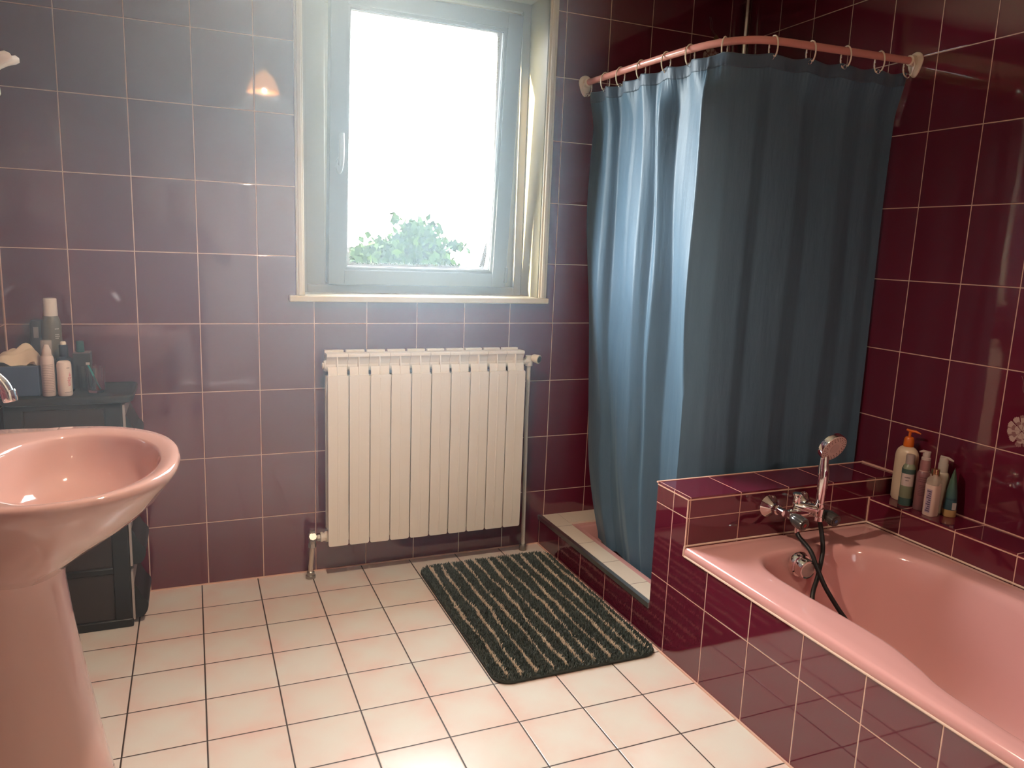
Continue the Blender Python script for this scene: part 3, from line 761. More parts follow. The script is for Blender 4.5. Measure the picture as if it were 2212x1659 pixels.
# ------------------------------------------------------------------ bath mat
bx0, bx1, by0, by1 = 1.185, 1.762, -1.008, -.122
mat_o = empty('bath_mat', ((bx0+bx1)/2, (by0+by1)/2, 0), 'dark grey-green shaggy bath mat with thin cream stripes on the floor', 'bath mat')
cx, cy = (bx0+bx1)/2, (by0+by1)/2
oln = rrect(bx1-bx0, by1-by0, .055, 8)
def ripple(x, y):   # a slight ruck across the mat
    return .004*math.exp(-((y+.55+.12*(x-1.2))/.025)**2)
def sdf(x, y):
    qx, qy = abs(x-cx)-((bx1-bx0)/2-.055), abs(y-cy)-((by1-by0)/2-.055)
    return math.hypot(max(qx,0), max(qy,0)) + min(max(qx,qy),0) - .055
g = MB().loft([[(cx+a*s_, cy+b_*s_, z) for a, b_ in oln] for s_, z in ((.995,.0015),(1.0,.004),(1.0,.008),(.99,.0105))], None, True, True, True)
M['matbase'] = mat('mat_backing', (.030, .035, .030), .95); M['tuft'] = mat('mat_pile', (.085, .112, .10), .95, sheen=.3); M['tuft2'] = mat('mat_pile_dark', (.055, .073, .066), .95); M['cream_tuft'] = mat('mat_stripe', (.80, .68, .54), .9)
g.build('mat_backing', M['matbase'], mat_o)
stripes = [bx0 + .040 + i*.0508 for i in range(11)]
ph = [(rng.uniform(0,6.3), rng.uniform(5,11), rng.uniform(0,6.3), rng.uniform(18,35)) for _ in stripes]
def tufts(name, cream):
    g = MB(); V, F, MI = [], [], []
    st = .0042 if not cream else .0032
    xs = np.arange(bx0+.003, bx1-.002, st); ys = np.arange(by0+.003, by1-.002, st)
    for x0 in xs:
        for y0 in ys:
            x = x0 + rng.uniform(-.4,.4)*st; y = y0 + rng.uniform(-.4,.4)*st
            if sdf(x, y) > -.004: continue
            dmin = 1
            for k, sx_ in enumerate(stripes):
                a1, f1, a2, f2 = ph[k]
                xx = sx_ + .0045*math.sin(a1+f1*y) + .002*math.sin(a2+f2*y)
                wd = .0027 + .0014*math.sin(a2 + f1*1.7*y)
                dmin = min(dmin, abs(x-xx) - wd)
            if sdf(x, y) > -.020 and cream: continue
            if (dmin < 0) != cream: continue
            h = rng.uniform(.009, .016) if not cream else rng.uniform(.013, .018); r = rng.uniform(.0014, .0024); a = rng.uniform(0, 6.3); tx, ty = rng.normal(0, .0035, 2)
            zb = .009 + ripple(x, y); b = len(V)
            for q in range(3):
                V.append((x + r*math.cos(a+q*2.094), y + r*math.sin(a+q*2.094), zb))
            for q in range(3):
                V.append((x + tx*.55 + r*.9*math.cos(a+.5+q*2.094), y + ty*.55 + r*.9*math.sin(a+.5+q*2.094), zb + h*.65))
            V.append((x+tx, y+ty, zb+h))
            F += [(b,b+1,b+4,b+3),(b+1,b+2,b+5,b+4),(b+2,b,b+3,b+5),(b+3,b+4,b+6),(b+4,b+5,b+6),(b+5,b+3,b+6)]
            MI += [0 if rng.random() < .6 else 1]*6
    me = bpy.data.meshes.new(name); me.from_pydata(V, [], F)
    for q in ((M['cream_tuft'], M['cream_tuft']) if cream else (M['tuft'], M['tuft2'])): me.materials.append(q)
    me.polygons.foreach_set('material_index', MI)
    o = bpy.data.objects.new(name, me); COL.objects.link(o); o.parent = mat_o; o.matrix_parent_inverse = Matrix.Translation(-Vector(mat_o.location))
    o['kind'] = 'stuff'
    return o
tufts('pile', False)
tag(tufts('pile_stripes', True), 'thin cream stripes in the pile')

# ------------------------------------------------------------------ washbasin on pedestal
BC = Vector((.07, -1.225, 0)); ZRIM = .846
wb = empty('washbasin', (-.02, BC.y, 0), 'pink ceramic washbasin on its pedestal against the left wall', 'washbasin')
half = [(.343,0),(.336,.085),(.312,.165),(.268,.232),(.205,.281),(.125,.304),(.04,.300),(-.05,.285),(-.125,.272),(-.1925,.262)]
hl = catmull([(x,y,0) for x,y in half], 6)
outl = [Vector((p.x, BC.y + p.y, 0)) for p in hl] + [Vector((-.1925, BC.y + .262 - .524*k/10, 0)) for k in range(1,10)] + [Vector((p.x, BC.y - p.y, 0)) for p in hl[::-1][:-1]]
NB = len(outl)
ic = Vector((.135, BC.y, 0))                       # bowl centre
def bowl_pt(a, s_=1):
    rx = .170 if math.cos(a) > 0 else .150
    return Vector((ic.x + rx*s_*math.cos(a), ic.y + .252*s_*math.sin(a), 0))
inn = []
for p in outl:
    d = p - ic; a = math.atan2(d.y/.252, d.x/(.170 if d.x > 0 else .150)); inn.append(bowl_pt(a))
def osc(s_, cx_=-.03): return [Vector((cx_ + (p.x-cx_)*s_ if p.x > cx_ else p.x, BC.y + (p.y-BC.y)*s_, 0)) for p in outl]
def dish(p):   # the rim rises slightly towards the wall side
    return .012*max(0, min(1, (.05 - p.x)/.2))
def zr(L, z, k=1): return [(p.x, p.y, z + dish(p)*k) for p in L]
def ped_ring(s_, z):
    return [(max(-.17, -.03 + (p.x+.03)*s_*.62), BC.y + (p.y-BC.y)*s_*.52, z) for p in outl]
def under(t, z):   # blend of rim outline and pedestal-top outline
    A = osc(.985); B = [Vector(q) for q in ped_ring(.62, 0)]
    return [(a.x+(b.x-a.x)*t, a.y+(b.y-a.y)*t, z) for a, b in zip(A, B)]
def inn_s(s_, dx=0): return [Vector((ic.x + dx + (p.x-ic.x)*s_, ic.y + (p.y-ic.y)*s_, 0)) for p in inn]
Rg = [under(1, .62), under(.83, .655), under(.58, .695), under(.34, .735), under(.15, .775), under(.05, .806), zr(osc(.993), .824), zr(osc(1.0), .834), zr(osc(.997), .842), zr(osc(.985), .847)]
Rg += [zr(lerpL(osc(.985), inn, .45), .8455), zr(lerpL(osc(.985), inn, .78), .8415), zr(inn_s(1.015), .8395), zr(inn_s(1.0), .838), zr(inn_s(.985), .833), zr(inn_s(.972), .822, .6), zr(inn_s(.945), .797, .3), zr(inn_s(.90), .768, 0), zr(inn_s(.82), .742, 0), zr(inn_s(.70), .725, 0), zr(inn_s(.52), .714, 0), zr(inn_s(.28), .706, 0), zr(inn_s(.10), .703, 0)]
g = MB().loft(Rg, None, True, True, True)
g.build('basin', M['pink_basin'], wb, smooth=60)
MB().lathe([(.024,0),(.022,.003),(.012,.004),(.0001,.003)], (ic.x, ic.y, .7035), (0,0,1), 24).build('drain', M['chrome'], wb)
# pedestal: U-shaped column open to the wall, flared foot
def ped(z, xf, hw, xb):
    pts = []
    for k in range(25):
        a = -PI/2 + PI*k/24; c, s_ = math.cos(a), math.sin(a)
        pts.append((xb + (xf-xb)*(abs(c)**.75), BC.y + hw*(abs(s_)**.8)*(1 if s_ > 0 else -1), z))
    return pts
PR = [(.0, .200, .150, -.05), (.012, .203, .152, -.05), (.03, .195, .148, -.05), (.12, .178, .130, -.05), (.25, .155, .116, -.05), (.40, .132, .104, -.05), (.52, .116, .098, -.05), (.60, .108, .100, -.05), (.645, .112, .110, -.05), (.675, .122, .122, -.05)]
g = MB().loft([ped(*q) for q in PR], None, False)
g.build('pedestal', M['pink_basin'], wb, smooth=60, solid=.014)
# tap
tp = empty('basin_tap', (-.115, BC.y, .856), 'chrome swan-neck tap on the back of the pink washbasin', 'tap')
MB().lathe([(.027,0),(.027,.006),(.022,.012),(.02,.045),(.017,.055)], (-.115, BC.y, .857), (0,0,1), 32).build('tap_body', M['chrome'], tp)
sp2 = catmull([(-.115, BC.y, .90), (-.114, BC.y, .97), (-.095, BC.y, 1.022), (-.05, BC.y, 1.045), (0, BC.y, 1.037), (.030, BC.y, 1.012), (.0415, BC.y, .988)], 8)
MB().tube(sp2, .0105, 20).build('spout', M['chrome'], tp)
MB().lathe([(.0125,0),(.0135,.004),(.0135,.020),(.0125,.023)], (.0405, BC.y, .994), (.18,0,-1), 28).build('aerator', M['chrome'], tp)
for s_ in (-1, 1):
    c = Vector((-.115, BC.y + s_*.032, .905)); a = Vector((.75, s_*.55, .1)).normalized()
    MB().cyl(Vector((-.115, BC.y, .892)), c + a*.02, .010).build('handle_stem', M['chrome'], tp)
    b0 = c + a*.035
    gg = MB().lathe([(.010,-.014),(.0125,0),(.0125,.012),(.009,.016)], b0, a, 20)
    u = a.cross(Vector((0,0,1))).normalized(); w = a.cross(u)
    for d in (u, -u, w, -w): gg.tube([b0 + a*.006, b0 + a*.006 + d*.026], [.0055, .0045], 12)
    gg.build('cross_handle', M['chrome'], tp)
# brass hook with a round knob on the left wall
vk = empty('towel_hook', (XL, -1.575, .775), 'round brass knob of a wall hook at the left edge, just below the washbasin rim', 'hook')
MB().lathe([(.022,0),(.022,.004),(.008,.008),(.007,.236)], (XL, -1.575, .775), (1,0,0), 24).build('hook_stem', M['brass'], vk)
MB().lathe([(.008,0),(.018,.004),(.0205,.013),(.018,.023),(.010,.028),(.0001,.029)], (XL+.234, -1.575, .775), (1,0,0), 32).build('hook_knob', M['brass'], vk)

# ------------------------------------------------------------------ storage drawers in the corner
ct = empty('storage_drawers', (0, -.15, 0), 'black plastic drawer tower with smoky sides in the corner behind the washbasin', 'storage drawers')
M['blk'] = mat('black_plastic', (.014, .016, .017), .42)
ms_ = bpy.data.materials.new('smoky_plastic'); ms_.use_nodes = True; T = NT(ms_); p = T.n['Principled BSDF']
p.inputs['Base Color'].default_value = (.05, .042, .04, 1); p.inputs['Roughness'].default_value = .3; p.inputs['Alpha'].default_value = .72
M['clearp'] = mat('frosted_drawer', (.46, .42, .40), .3, alpha=.8)
cx0, cx1, cyf, cyb = -.165, .158, -.268, -.02
LV = [.012, .203, .396, .590, .772]
g = MB()
for x in (cx0, cx1-.052):
    for y in (cyf, cyb-.03): g.box((x, y, .0), (x+.052, y+.03, .775))
for z in LV[1:4]: g.box((cx0, cyf+.001, z-.011), (cx1, cyb-.001, z+.011))
g.box((cx0-.002, cyf-.002, 0), (cx1+.002, cyb+.002, .03)); g.box((cx0, cyf, .752), (cx1, cyb, .776))
g.build('frame', M['blk'], ct, bevel=.004)
tpz = rrect(cx1-cx0+.045, cyb-cyf+.02, .03, 6); tcx, tcy = (cx0+cx1)/2+.012, (cyf+cyb)/2
g = MB().loft([[(tcx+a*s_, tcy+b_*s_, z) for a, b_ in tpz] for s_, z in ((.94,.768),(.985,.772),(1,.780),(1,.789),(.985,.793),(.95,.7905))], None, True, True, True)
g.build('top', M['blk'], ct)
for z0, z1 in zip(LV[:-1], LV[1:]):
    MB().box((cx0+.05, cyf+.006, z0+.012), (cx1-.05, cyf+.009, z1-.012)).build('side_panel', ms_, ct, smooth=0)
    zt, zb = z1-.014, z0+.014
    g = MB()
    g.box((cx0+.01, cyf+.014, zb), (cx1-.002, cyf+.017, zt)); g.box((cx0+.01, cyb-.017, zb), (cx1-.002, cyb-.014, zt)); g.box((cx0+.01, cyf+.014, zb), (cx1, cyb-.014, zb+.003)); g.box((cx0+.01, cyf+.014, zb), (cx0+.013, cyb-.014, zt))
    g.box((cx1+.0005, cyf+.003, zb-.004), (cx1+.0075, cyb-.003, zt+.004))
    dr = g.build('drawer', M['clearp'], ct, smooth=0, bevel=.001)
    # wavy pull moulded on the drawer front
    pr = [(0,zb-.004),(.020,zb-.004),(.034,zb+.012),(.040,zb+.035),(.036,zb+.052),(.024,zb+.068),(.016,zb+.085),(.010,zb+.10),(.003,zb+.115),(0,zb+.12)]
    pr = catmull([(a,0,b_) for a, b_ in pr], 4)
    MB().extrude([(cx1+.0078+q.x, cyf+.02, q.z) for q in pr], (0, cyb-cyf-.04, 0)).build('drawer_pull', M['blk'], dr)
# faint things inside the drawers
# ---- things on top of the drawers
ZS = .7935
def writing(txt, size, loc, rot, m, parent, name='lettering'):
    cu = bpy.data.curves.new(name, 'FONT'); cu.body = txt; cu.size = size; cu.extrude = .0002; cu.align_x = 'CENTER'; cu.align_y = 'CENTER'
    o = bpy.data.objects.new(name, cu); COL.objects.link(o); o.data.materials.append(m)
    bpy.context.view_layer.update()
    me = bpy.data.meshes.new_from_object(o.evaluated_get(bpy.context.evaluated_depsgraph_get())); bpy.data.objects.remove(o)
    o = bpy.data.objects.new(name, me); COL.objects.link(o)
    if not me.materials: me.materials.append(m)
    o.location = loc; o.rotation_euler = rot; o.parent = parent
    bpy.context.view_layer.update(); o.matrix_parent_inverse = parent.matrix_world.inverted()
    return o
ink = mat('dark_ink', (.10, .08, .09), .5); inkw = mat('pale_ink', (.55, .53, .5), .5); inkp = mat('pink_ink', (.55, .05, .10), .5)
def text_bars(g, c, r, ang0, rows, h, w0):
    """rows of tiny marks standing for unreadable small print, wrapped on a cylinder"""
    rr = random.Random(5)
    for k in range(rows):
        z = c[2] - k*h; a = ang0 - w0/2
        while a < ang0 + w0/2:
            da = rr.uniform(.05, .16)
            P = [(c[0] + r*math.cos(q), c[1] + r*math.sin(q)) for q in (a, a+da)]
            g.add([(P[0][0],P[0][1],z),(P[1][0],P[1][1],z),(P[1][0],P[1][1],z+h*.4),(P[0][0],P[0][1],z+h*.4)], [(0,1,2,3)])
            a += da + .03
FR = math.atan2(-1, .15)      # direction from a bottle towards the viewer
# tissue box
tb = empty('tissue_box', (-.12, -.185, ZS), 'blue tissue box with a crumpled tissue sticking out, on the black drawers', 'tissue box')
MB().box((-.186, -.235, ZS), (-.069, -.12, ZS+.094)).build('carton', mat('blue_card', (.045, .075, .14), .6), tb, bevel=.003)
MB().box((-.18, -.23, ZS+.0935), (-.075, -.125, ZS+.0955)).build('carton_top', mat('grey_card', (.10, .10, .09), .6), tb, smooth=0)
mt = mat('tissue', (.62, .50, .36), .9, sss=.05)
gx = 26; V = []; F = []
for i in range(gx):
    for j in range(gx):
        u, w = i/(gx-1)-.5, j/(gx-1)-.5; r = math.hypot(u, w)*2
        hgt = .052*max(0, 1-r*r*.75) + .010*math.sin(9*u+5*w) + .007*math.sin(17*w-6*u+1)
        V.append((-.128 + u*.125 + .012*math.sin(7*w+2), -.19 + w*.08 + .01*math.sin(8*u), ZS + .094 + max(.001, hgt)))
for i in range(gx-1):
    for j in range(gx-1):
        a = i*gx+j; F.append((a, a+gx, a+gx+1, a+1))
MB().add(V, F).build('tissue', mt, tb, smooth=40)
# white aerosol with clear cap
c = (-.0445, -.232)
o = empty('spray_can', (*c, ZS), 'slim white spray can with a clear cap, between the tissue box and the white bottle', 'spray can', 'toiletries on the black drawers')
MB().lathe([(.017,0),(.0185,.003),(.0185,.112),(.017,.122),(.0125,.130),(.0125,.134)], (*c, ZS), n=32).build('can_body', mat('can_white', (.66, .54, .48), .3), o)
MB().lathe([(.012,.134),(.0125,.142),(.0085,.152),(.006,.160),(.0001,.161)], (*c, ZS), n=24).build('nozzle', mat('nozzle_white', (.72, .62, .55), .35), o)
m_clear = mat('clear_cap', (.75, .66, .6), .08, alpha=.28)
MB().lathe([(.0152,.126),(.0155,.172),(.0145,.174)], (*c, ZS), n=28, caps=False).lathe([(.0145,.174),(.0001,.1741)], (*c, ZS), n=28, caps=False).build('clear_cap', m_clear, o)
g = MB(); text_bars(g, (*c, ZS+.098), .0187, FR, 17, .0053, 1.7); g.build('small_print', mat('print_grey', (.33, .25, .23), .5), o, smooth=0)
# white roll-on bottle with pink word
c = (.000, -.236)
o = empty('roll_on_bottle', (*c, ZS), 'white bottle with a pink word up its side, in front of the navy bottle', 'bottle', 'toiletries on the black drawers')
MB().lathe([(.0185,0),(.0205,.004),(.0205,.098),(.0185,.106),(.013,.110),(.0001,.1105)], (*c, ZS), n=36).build('bottle_body', mat('bottle_white', (.78, .66, .58), .2), o)
aw = FR + .55; pw = (c[0] + .0209*math.cos(aw), c[1] + .0209*math.sin(aw), ZS+.046)
writing('uniq', .0165, pw, (PI/2, -PI/2, aw + PI/2), inkp, o, 'brand_word')
g = MB()
for q in range(3): pass
text_bars(g, (*c, ZS+.088), .0207, FR+.5, 1, .006, .35); g.build('lettering', ink, o, smooth=0)
g = MB(); text_bars(g, (*c, ZS+.012), .0207, FR+.35, 1, .004, .9); g.build('small_print', ink, o, smooth=0)
g = MB(); P0 = FR + .62
for (da, z0_, z1_) in ((0, .062, .074), (.10, .064, .078), (.2, .062, .072)):
    g.add([(c[0]+.0207*math.cos(P0+da), c[1]+.0207*math.sin(P0+da), ZS+z0_), (c[0]+.0207*math.cos(P0+da+.1), c[1]+.0207*math.sin(P0+da+.1), ZS+z0_), (c[0]+.0207*math.cos(P0+da+.06), c[1]+.0207*math.sin(P0+da+.06), ZS+z1_)], [(0,1,2)])
g.build('emblem', inkp, o, smooth=0)
# tall olive grey can with white cap
c = (-.046, -.105)
o = empty('hairspray_can', (*c, ZS), 'tall olive-grey can with a white cap standing against the back wall', 'spray can', 'toiletries on the black drawers')
MB().lathe([(.027,0),(.0285,.004),(.0285,.205),(.026,.222),(.021,.236),(.0195,.240)], (*c, ZS), n=36).build('can_body', mat('can_olive', (.135, .125, .10), .3), o)
MB().lathe([(.0205,.238),(.0195,.292),(.018,.2945),(.0001,.295)], (*c, ZS), n=32).build('cap', mat('cap_white', (.70, .64, .58), .35), o)
g = MB(); text_bars(g, (*c, ZS+.196), .0288, FR+.55, 1, .008, .45); text_bars(g, (*c, ZS+.178), .0288, FR+.5, 3, .006, .35); g.build('lettering', inkw, o, smooth=0)
# dark can half hidden behind it
c = (-.088, -.069)
o = empty('dark_can', (*c, ZS), 'dark can with a small grey label, mostly hidden behind the tall olive can', 'spray can', 'toiletries on the black drawers')
MB().lathe([(.024,0),(.0255,.004),(.0255,.205),(.02,.22),(.0001,.222)], (*c, ZS), n=32).build('can_body', mat('can_dark', (.05, .04, .042), .35), o)
g = MB(); a0 = FR - .6
for k in range(6):
    a, b_ = a0 + k*.1, a0 + (k+1)*.1
    g.add([(c[0]+.0257*math.cos(a), c[1]+.0257*math.sin(a), ZS+.165), (c[0]+.0257*math.cos(b_), c[1]+.0257*math.sin(b_), ZS+.165), (c[0]+.0257*math.cos(b_), c[1]+.0257*math.sin(b_), ZS+.2), (c[0]+.0257*math.cos(a), c[1]+.0257*math.sin(a), ZS+.2)], [(0,1,2,3)])
g.build('label', mat('label_grey', (.3, .28, .27), .5), o, smooth=0)
# navy bottle with white stopper
c = (-.008, -.165)
o = empty('perfume_bottle', (*c, ZS), 'dark navy bottle with a pale stopper behind the white pink-lettered bottle', 'bottle', 'toiletries on the black drawers')
MB().lathe([(.024,0),(.0255,.004),(.0255,.095),(.022,.108),(.013,.114),(.013,.150),(.0105,.152)], (*c, ZS), n=32).build('bottle_body', mat('navy_glass', (.012, .018, .035), .12), o)
MB().lathe([(.0085,.150),(.0085,.158),(.0065,.162),(.0001,.1625)], (*c, ZS), n=20).build('stopper', M['cream_plastic'], o)
# dark box with a teal brush lying on top
o = empty('cosmetics_box', (.035, -.10, ZS), 'dark upright carton behind the glass tumbler, a teal cap on it', 'box', 'toiletries on the black drawers')
MB().box((.012, -.135, ZS), (.062, -.075, ZS+.118)).build('carton', mat('dark_card', (.035, .032, .034), .5), o, bevel=.002)
MB().box((.014, -.133, ZS+.1175), (.060, -.077, ZS+.1195)).build('lid', mat('lid_card', (.17, .10, .09), .5), o, smooth=0)
o2 = MB().lathe([(.012,0),(.0125,.003),(.0115,.034),(.0105,.036)], (.032, -.108, ZS+.1196), n=24).build('teal_cap', mat('teal', (.015, .075, .08), .35))
tag(o2, 'small teal cap standing on the dark carton near the wall', 'cap')
# tumblers and toothbrush
mglass = mat('tumbler_glass', (1, 1, 1), .02, trans=1, ior=1.45)
def tumbler(c, lab):
    g = MB().lathe([(.0001,0),(.0225,0),(.0245,.004),(.0285,.082),(.0268,.082),(.0232,.009),(.0001,.007)], (*c, ZS), n=40, caps=False)
    return tag(g.build('glass_tumbler', mglass, smooth=50), lab, 'glass', 'tumblers on the black drawers')
tumbler((.082, -.195), 'clear glass tumbler with a teal toothbrush, rightmost item on the black drawers')
tumbler((.052, -.148), 'clear glass tumbler behind the toothbrush glass, next to the dark carton')
tb_ = empty('toothbrush', (.082, -.195, ZS), 'teal toothbrush leaning in the right glass tumbler', 'toothbrush')
MB().tube([(.094, -.198, ZS+.010), (.083, -.196, ZS+.035), (.068, -.192, ZS+.072), (.061, -.19, ZS+.088)], [.0022,.003,.003,.0022], 10).build('brush_handle', mat('teal_bright', (.02, .30, .30), .35), tb_)
MB().box((.0555, -.193, ZS+.0885), (.066, -.187, ZS+.096)).build('bristles', mat('bristle', (.55, .5, .45), .8), tb_, smooth=0)

# ------------------------------------------------------------------ bottles on the ledge
G2 = 'bottles lined up on the tiled ledge'
def lotion_pump(g, c, z, up, r, L, ax, n=18):
    g.lathe([(.0045,0),(.0045,up)], (c[0], c[1], z), n=n)
    a = Vector(ax).normalized(); p = Vector((c[0], c[1], z+up))
    g.tube([p - a*.012 + Vector((0,0,.002)), p, p + a*L*.5 + Vector((0,0,.001)), p + a*L - Vector((0,0,.004))], [r*.7, r, r*.8, r*.4], 12)
def wrap(g, c, r, z0, z1, a0, a1, sx=1, sy=1, n=14, rot=0):
    cs, sn = math.cos(rot), math.sin(rot)
    def P(a, z):
        u, w = r*sx*math.cos(a), r*sy*math.sin(a); return (c[0]+u*cs-w*sn, c[1]+u*sn+w*cs, z)
    for k in range(n):
        a, b_ = a0+(a1-a0)*k/n, a0+(a1-a0)*(k+1)/n
        g.add([P(a,z0),P(b_,z0),P(b_,z1),P(a,z1)], [(0,1,2,3)])
LZ_ = LZ + .0005
FRr = math.atan2(-1.8, -2.25)
# 1 big white with orange pump
c = (2.632, -1.128)
o = empty('lotion_bottle', (*c, LZ_), 'large cream lotion bottle with an orange pump, leftmost on the ledge by the corner', 'bottle', G2)
MB().lathe([(.036,0),(.040,.006),(.041,.03),(.041,.150),(.0402,.160),(.038,.169),(.034,.177),(.028,.1835),(.021,.188),(.016,.190),(.015,.192)], (*c, LZ_), n=40, sx=.72, sy=1.0).build('bottle_body', mat('lotion_cream', (.66, .52, .37), .3), o)
mo = mat('orange_pump', (.62, .13, .012), .35)
g = MB().lathe([(.0165,.190),(.0165,.206),(.0155,.216),(.012,.222),(.0075,.224)], (*c, LZ_), n=28); lotion_pump(g, c, LZ_+.222, .022, .0055, .036, (.25, -1, 0)); g.build('pump', mo, o)
# 2 green label bottle
c = (2.590, -1.176)
o = empty('hair_lotion_bottle', (*c, LZ_), 'clear-capped bottle with green and white bands, second from the corner on the ledge', 'bottle', G2)
MB().lathe([(.019,0),(.021,.003),(.021,.125),(.019,.136),(.014,.143),(.013,.145)], (*c, LZ_), n=36).build('bottle_body', mat('sage', (.20, .22, .14), .3), o)
MB().lathe([(.0135,.144),(.0135,.172),(.0125,.176),(.0001,.1765)], (*c, LZ_), n=28).build('cap', mat('greyish_cap', (.34, .27, .25), .25), o)
mgb = mat('deep_green', (.045, .085, .075), .4)
for za, zb_ in ((.003, .028), (.112, .128)):
    g = MB(); wrap(g, c, .0215, LZ_+za, LZ_+zb_, 0, 2*PI, n=48); g.build('green_band', mgb, o)
g = MB(); wrap(g, c, .0214, LZ_+.070, LZ_+.112, FRr-1.1, FRr+1.0); lb = g.build('label', mat('label_pale', (.52, .42, .38), .5), o)
g = MB(); text_bars(g, (*c, LZ_+.098), .0216, FRr-.1, 1, .009, .75); text_bars(g, (*c, LZ_+.088), .0216, FRr-.1, 1, .008, .4); g.build('lettering', ink, lb, smooth=0)
# 3 mauve pump bottle
c = (2.600, -1.226)
o = empty('shampoo_bottle', (*c, LZ_), 'mauve pump bottle with a clear mauve cap, third from the corner on the ledge', 'bottle', G2)
mv = mat('mauve', (.23, .10, .105), .35)
MB().lathe([(.0195,0),(.0215,.003),(.0215,.118),(.0195,.128),(.017,.132)], (*c, LZ_), n=36).build('bottle_body', mv, o)
MB().lathe([(.0165,.131),(.0165,.136)], (*c, LZ_), n=30).build('neck_band', mat('pale_band', (.5, .32, .28), .4), o)
MB().lathe([(.0165,.136),(.0155,.168),(.0145,.171)], (*c, LZ_), n=30).build('cap', mat('mauve_clear', (.30, .14, .14), .15), o)
g = MB().lathe([(.0142,.171),(.0142,.178),(.0115,.180),(.0115,.194),(.010,.198)], (*c, LZ_), n=24); lotion_pump(g, c, LZ_+.190, .006, .006, .024, (-.8, .5, .2)); g.build('pump', mat('pump_grey', (.45, .36, .32), .3), o)
g = MB(); text_bars(g, (*c, LZ_+.112), .0217, FRr, 3, .007, 1.4); text_bars(g, (*c, LZ_+.085), .0217, FRr, 7, .0055, 1.1); g.build('small_print', mat('mauve_dark', (.12, .05, .055), .5), o, smooth=0)
# 4 clear bottle with white lotion and gold pump
c = (2.583, -1.279)
o = empty('soap_bottle', (*c, LZ_), 'clear square-shouldered bottle of white lotion with a gold collar, frontmost on the ledge', 'bottle', G2)
sq = rrect(.040, .040, .012, 5)
def sqr(s_, z, cc=c, sh=sq): return [(cc[0]+a*s_, cc[1]+b_*s_, LZ_+z) for a, b_ in sh]
MB().loft([sqr(.93,0), sqr(1,.004), sqr(1,.102), sqr(.97,.106), sqr(.1,.1065)], None, True, True, True).build('lotion', mat('white_lotion', (.66, .50, .42), .25), o)
MB().loft([sqr(1.0,.104), sqr(1.0,.112), sqr(.90,.122), sqr(.62,.131), sqr(.60,.140)], None, True).build('bottle_shoulder', mat('clear_plastic', (.55, .45, .36), .06, alpha=.45), o)
MB().lathe([(.0125,.134),(.0125,.154),(.012,.156)], (*c, LZ_), n=28).build('collar', mat('gold', (.72, .52, .26), .2, 1), o)
g = MB(); g.box((c[0]-.0205, c[1]-.013, LZ_+.012), (c[0]-.0203, c[1]+.006, LZ_+.09)); lb = g.build('label', mat('label_violet', (.40, .30, .36), .5), o, smooth=0)
g = MB()
for k in range(10): g.box((c[0]-.0208, c[1]-.011, LZ_+.016+k*.0072), (c[0]-.0205, c[1]+.004-.003*(k % 3), LZ_+.020+k*.0072))
g.build('small_print', mat('violet_ink', (.10, .07, .12), .5), lb, smooth=0)
# 5 white pump bottle behind
c = (2.638, -1.262)
o = empty('pump_bottle', (*c, LZ_), 'pale pump bottle with a beaked grey head, behind the gold-collared bottle', 'bottle', G2)
MB().lathe([(.021,0),(.0225,.003),(.0225,.118),(.02,.132),(.014,.138)], (*c, LZ_), n=36).build('bottle_body', mat('pale_plastic', (.52, .43, .33), .3), o)
g = MB().lathe([(.015,.137),(.015,.165),(.0135,.168),(.0135,.182),(.011,.187)], (*c, LZ_), n=28); lotion_pump(g, c, LZ_+.180, .004, .0065, .028, (.5, -.85, -.1)); g.build('pump', mat('pump_clear', (.42, .36, .31), .2), o)
# 6 teal tube on a gold cap
c = (2.640, -1.303)
o = empty('cream_tube', (*c, LZ_), 'teal squeeze tube standing on its golden cap, rightmost on the ledge', 'tube', G2)
MB().lathe([(.0195,0),(.0205,.003),(.0205,.022),(.0195,.024)], (*c, LZ_), n=36).build('tube_cap', mat('gold_cap', (.40, .24, .10), .3), o)
dirv = Vector((.81, .58, 0)).normalized(); pv = Vector((-dirv.y, dirv.x, 0))
rr_ = []
for z, w, t in ((.024,.0205,.0205),(.04,.021,.020),(.08,.0215,.016),(.12,.0205,.010),(.148,.0195,.004),(.156,.019,.0012)):
    rr_.append([Vector((c[0], c[1], LZ_+z)) + pv*(t*math.cos(2*PI*k/36)) + dirv*(w*math.sin(2*PI*k/36)) for k in range(36)])
mtb = bpy.data.materials.new('tube_teal'); mtb.use_nodes = True; T = NT(mtb); p = T.n['Principled BSDF']; tc = T.new('ShaderNodeTexCoord'); s3 = T.new('ShaderNodeSeparateXYZ'); T.l.new(tc.outputs['Object'], s3.inputs[0])
mr = T.new('ShaderNodeMapRange'); T.l.new(s3.outputs[2], mr.inputs[0]); mr.inputs[1].default_value = LZ_+.03; mr.inputs[2].default_value = LZ_+.15
T.l.new(T.ramp(mr.outputs[0], [(0,(.03,.07,.09)),(.22,(.035,.09,.11)),(.24,(.015,.05,.07)),(.3,(.05,.12,.12)),(1,(.09,.16,.10))]), p.inputs['Base Color']); p.inputs['Roughness'].default_value = .3
MB().loft(rr_, None, True, True, True).build('tube_body', mtb, o, smooth=60)
tdir = Vector((-.6, -.8, 0)).normalized(); tn = Vector((tdir.y, -tdir.x, 0))
g = MB(); q0 = Vector((c[0], c[1], LZ_)) + tdir*.0203 - tn*.006
g.extrude([q0 + tn*-.006 + Vector((0,0,.026)), q0 + tn*.006 + Vector((0,0,.026)), q0 + tn*.006 + Vector((0,0,.050)), q0 + tn*-.006 + Vector((0,0,.050))], tdir*.0006)
g.build('label', mat('tube_label', (.42, .36, .34), .5), o, smooth=0)

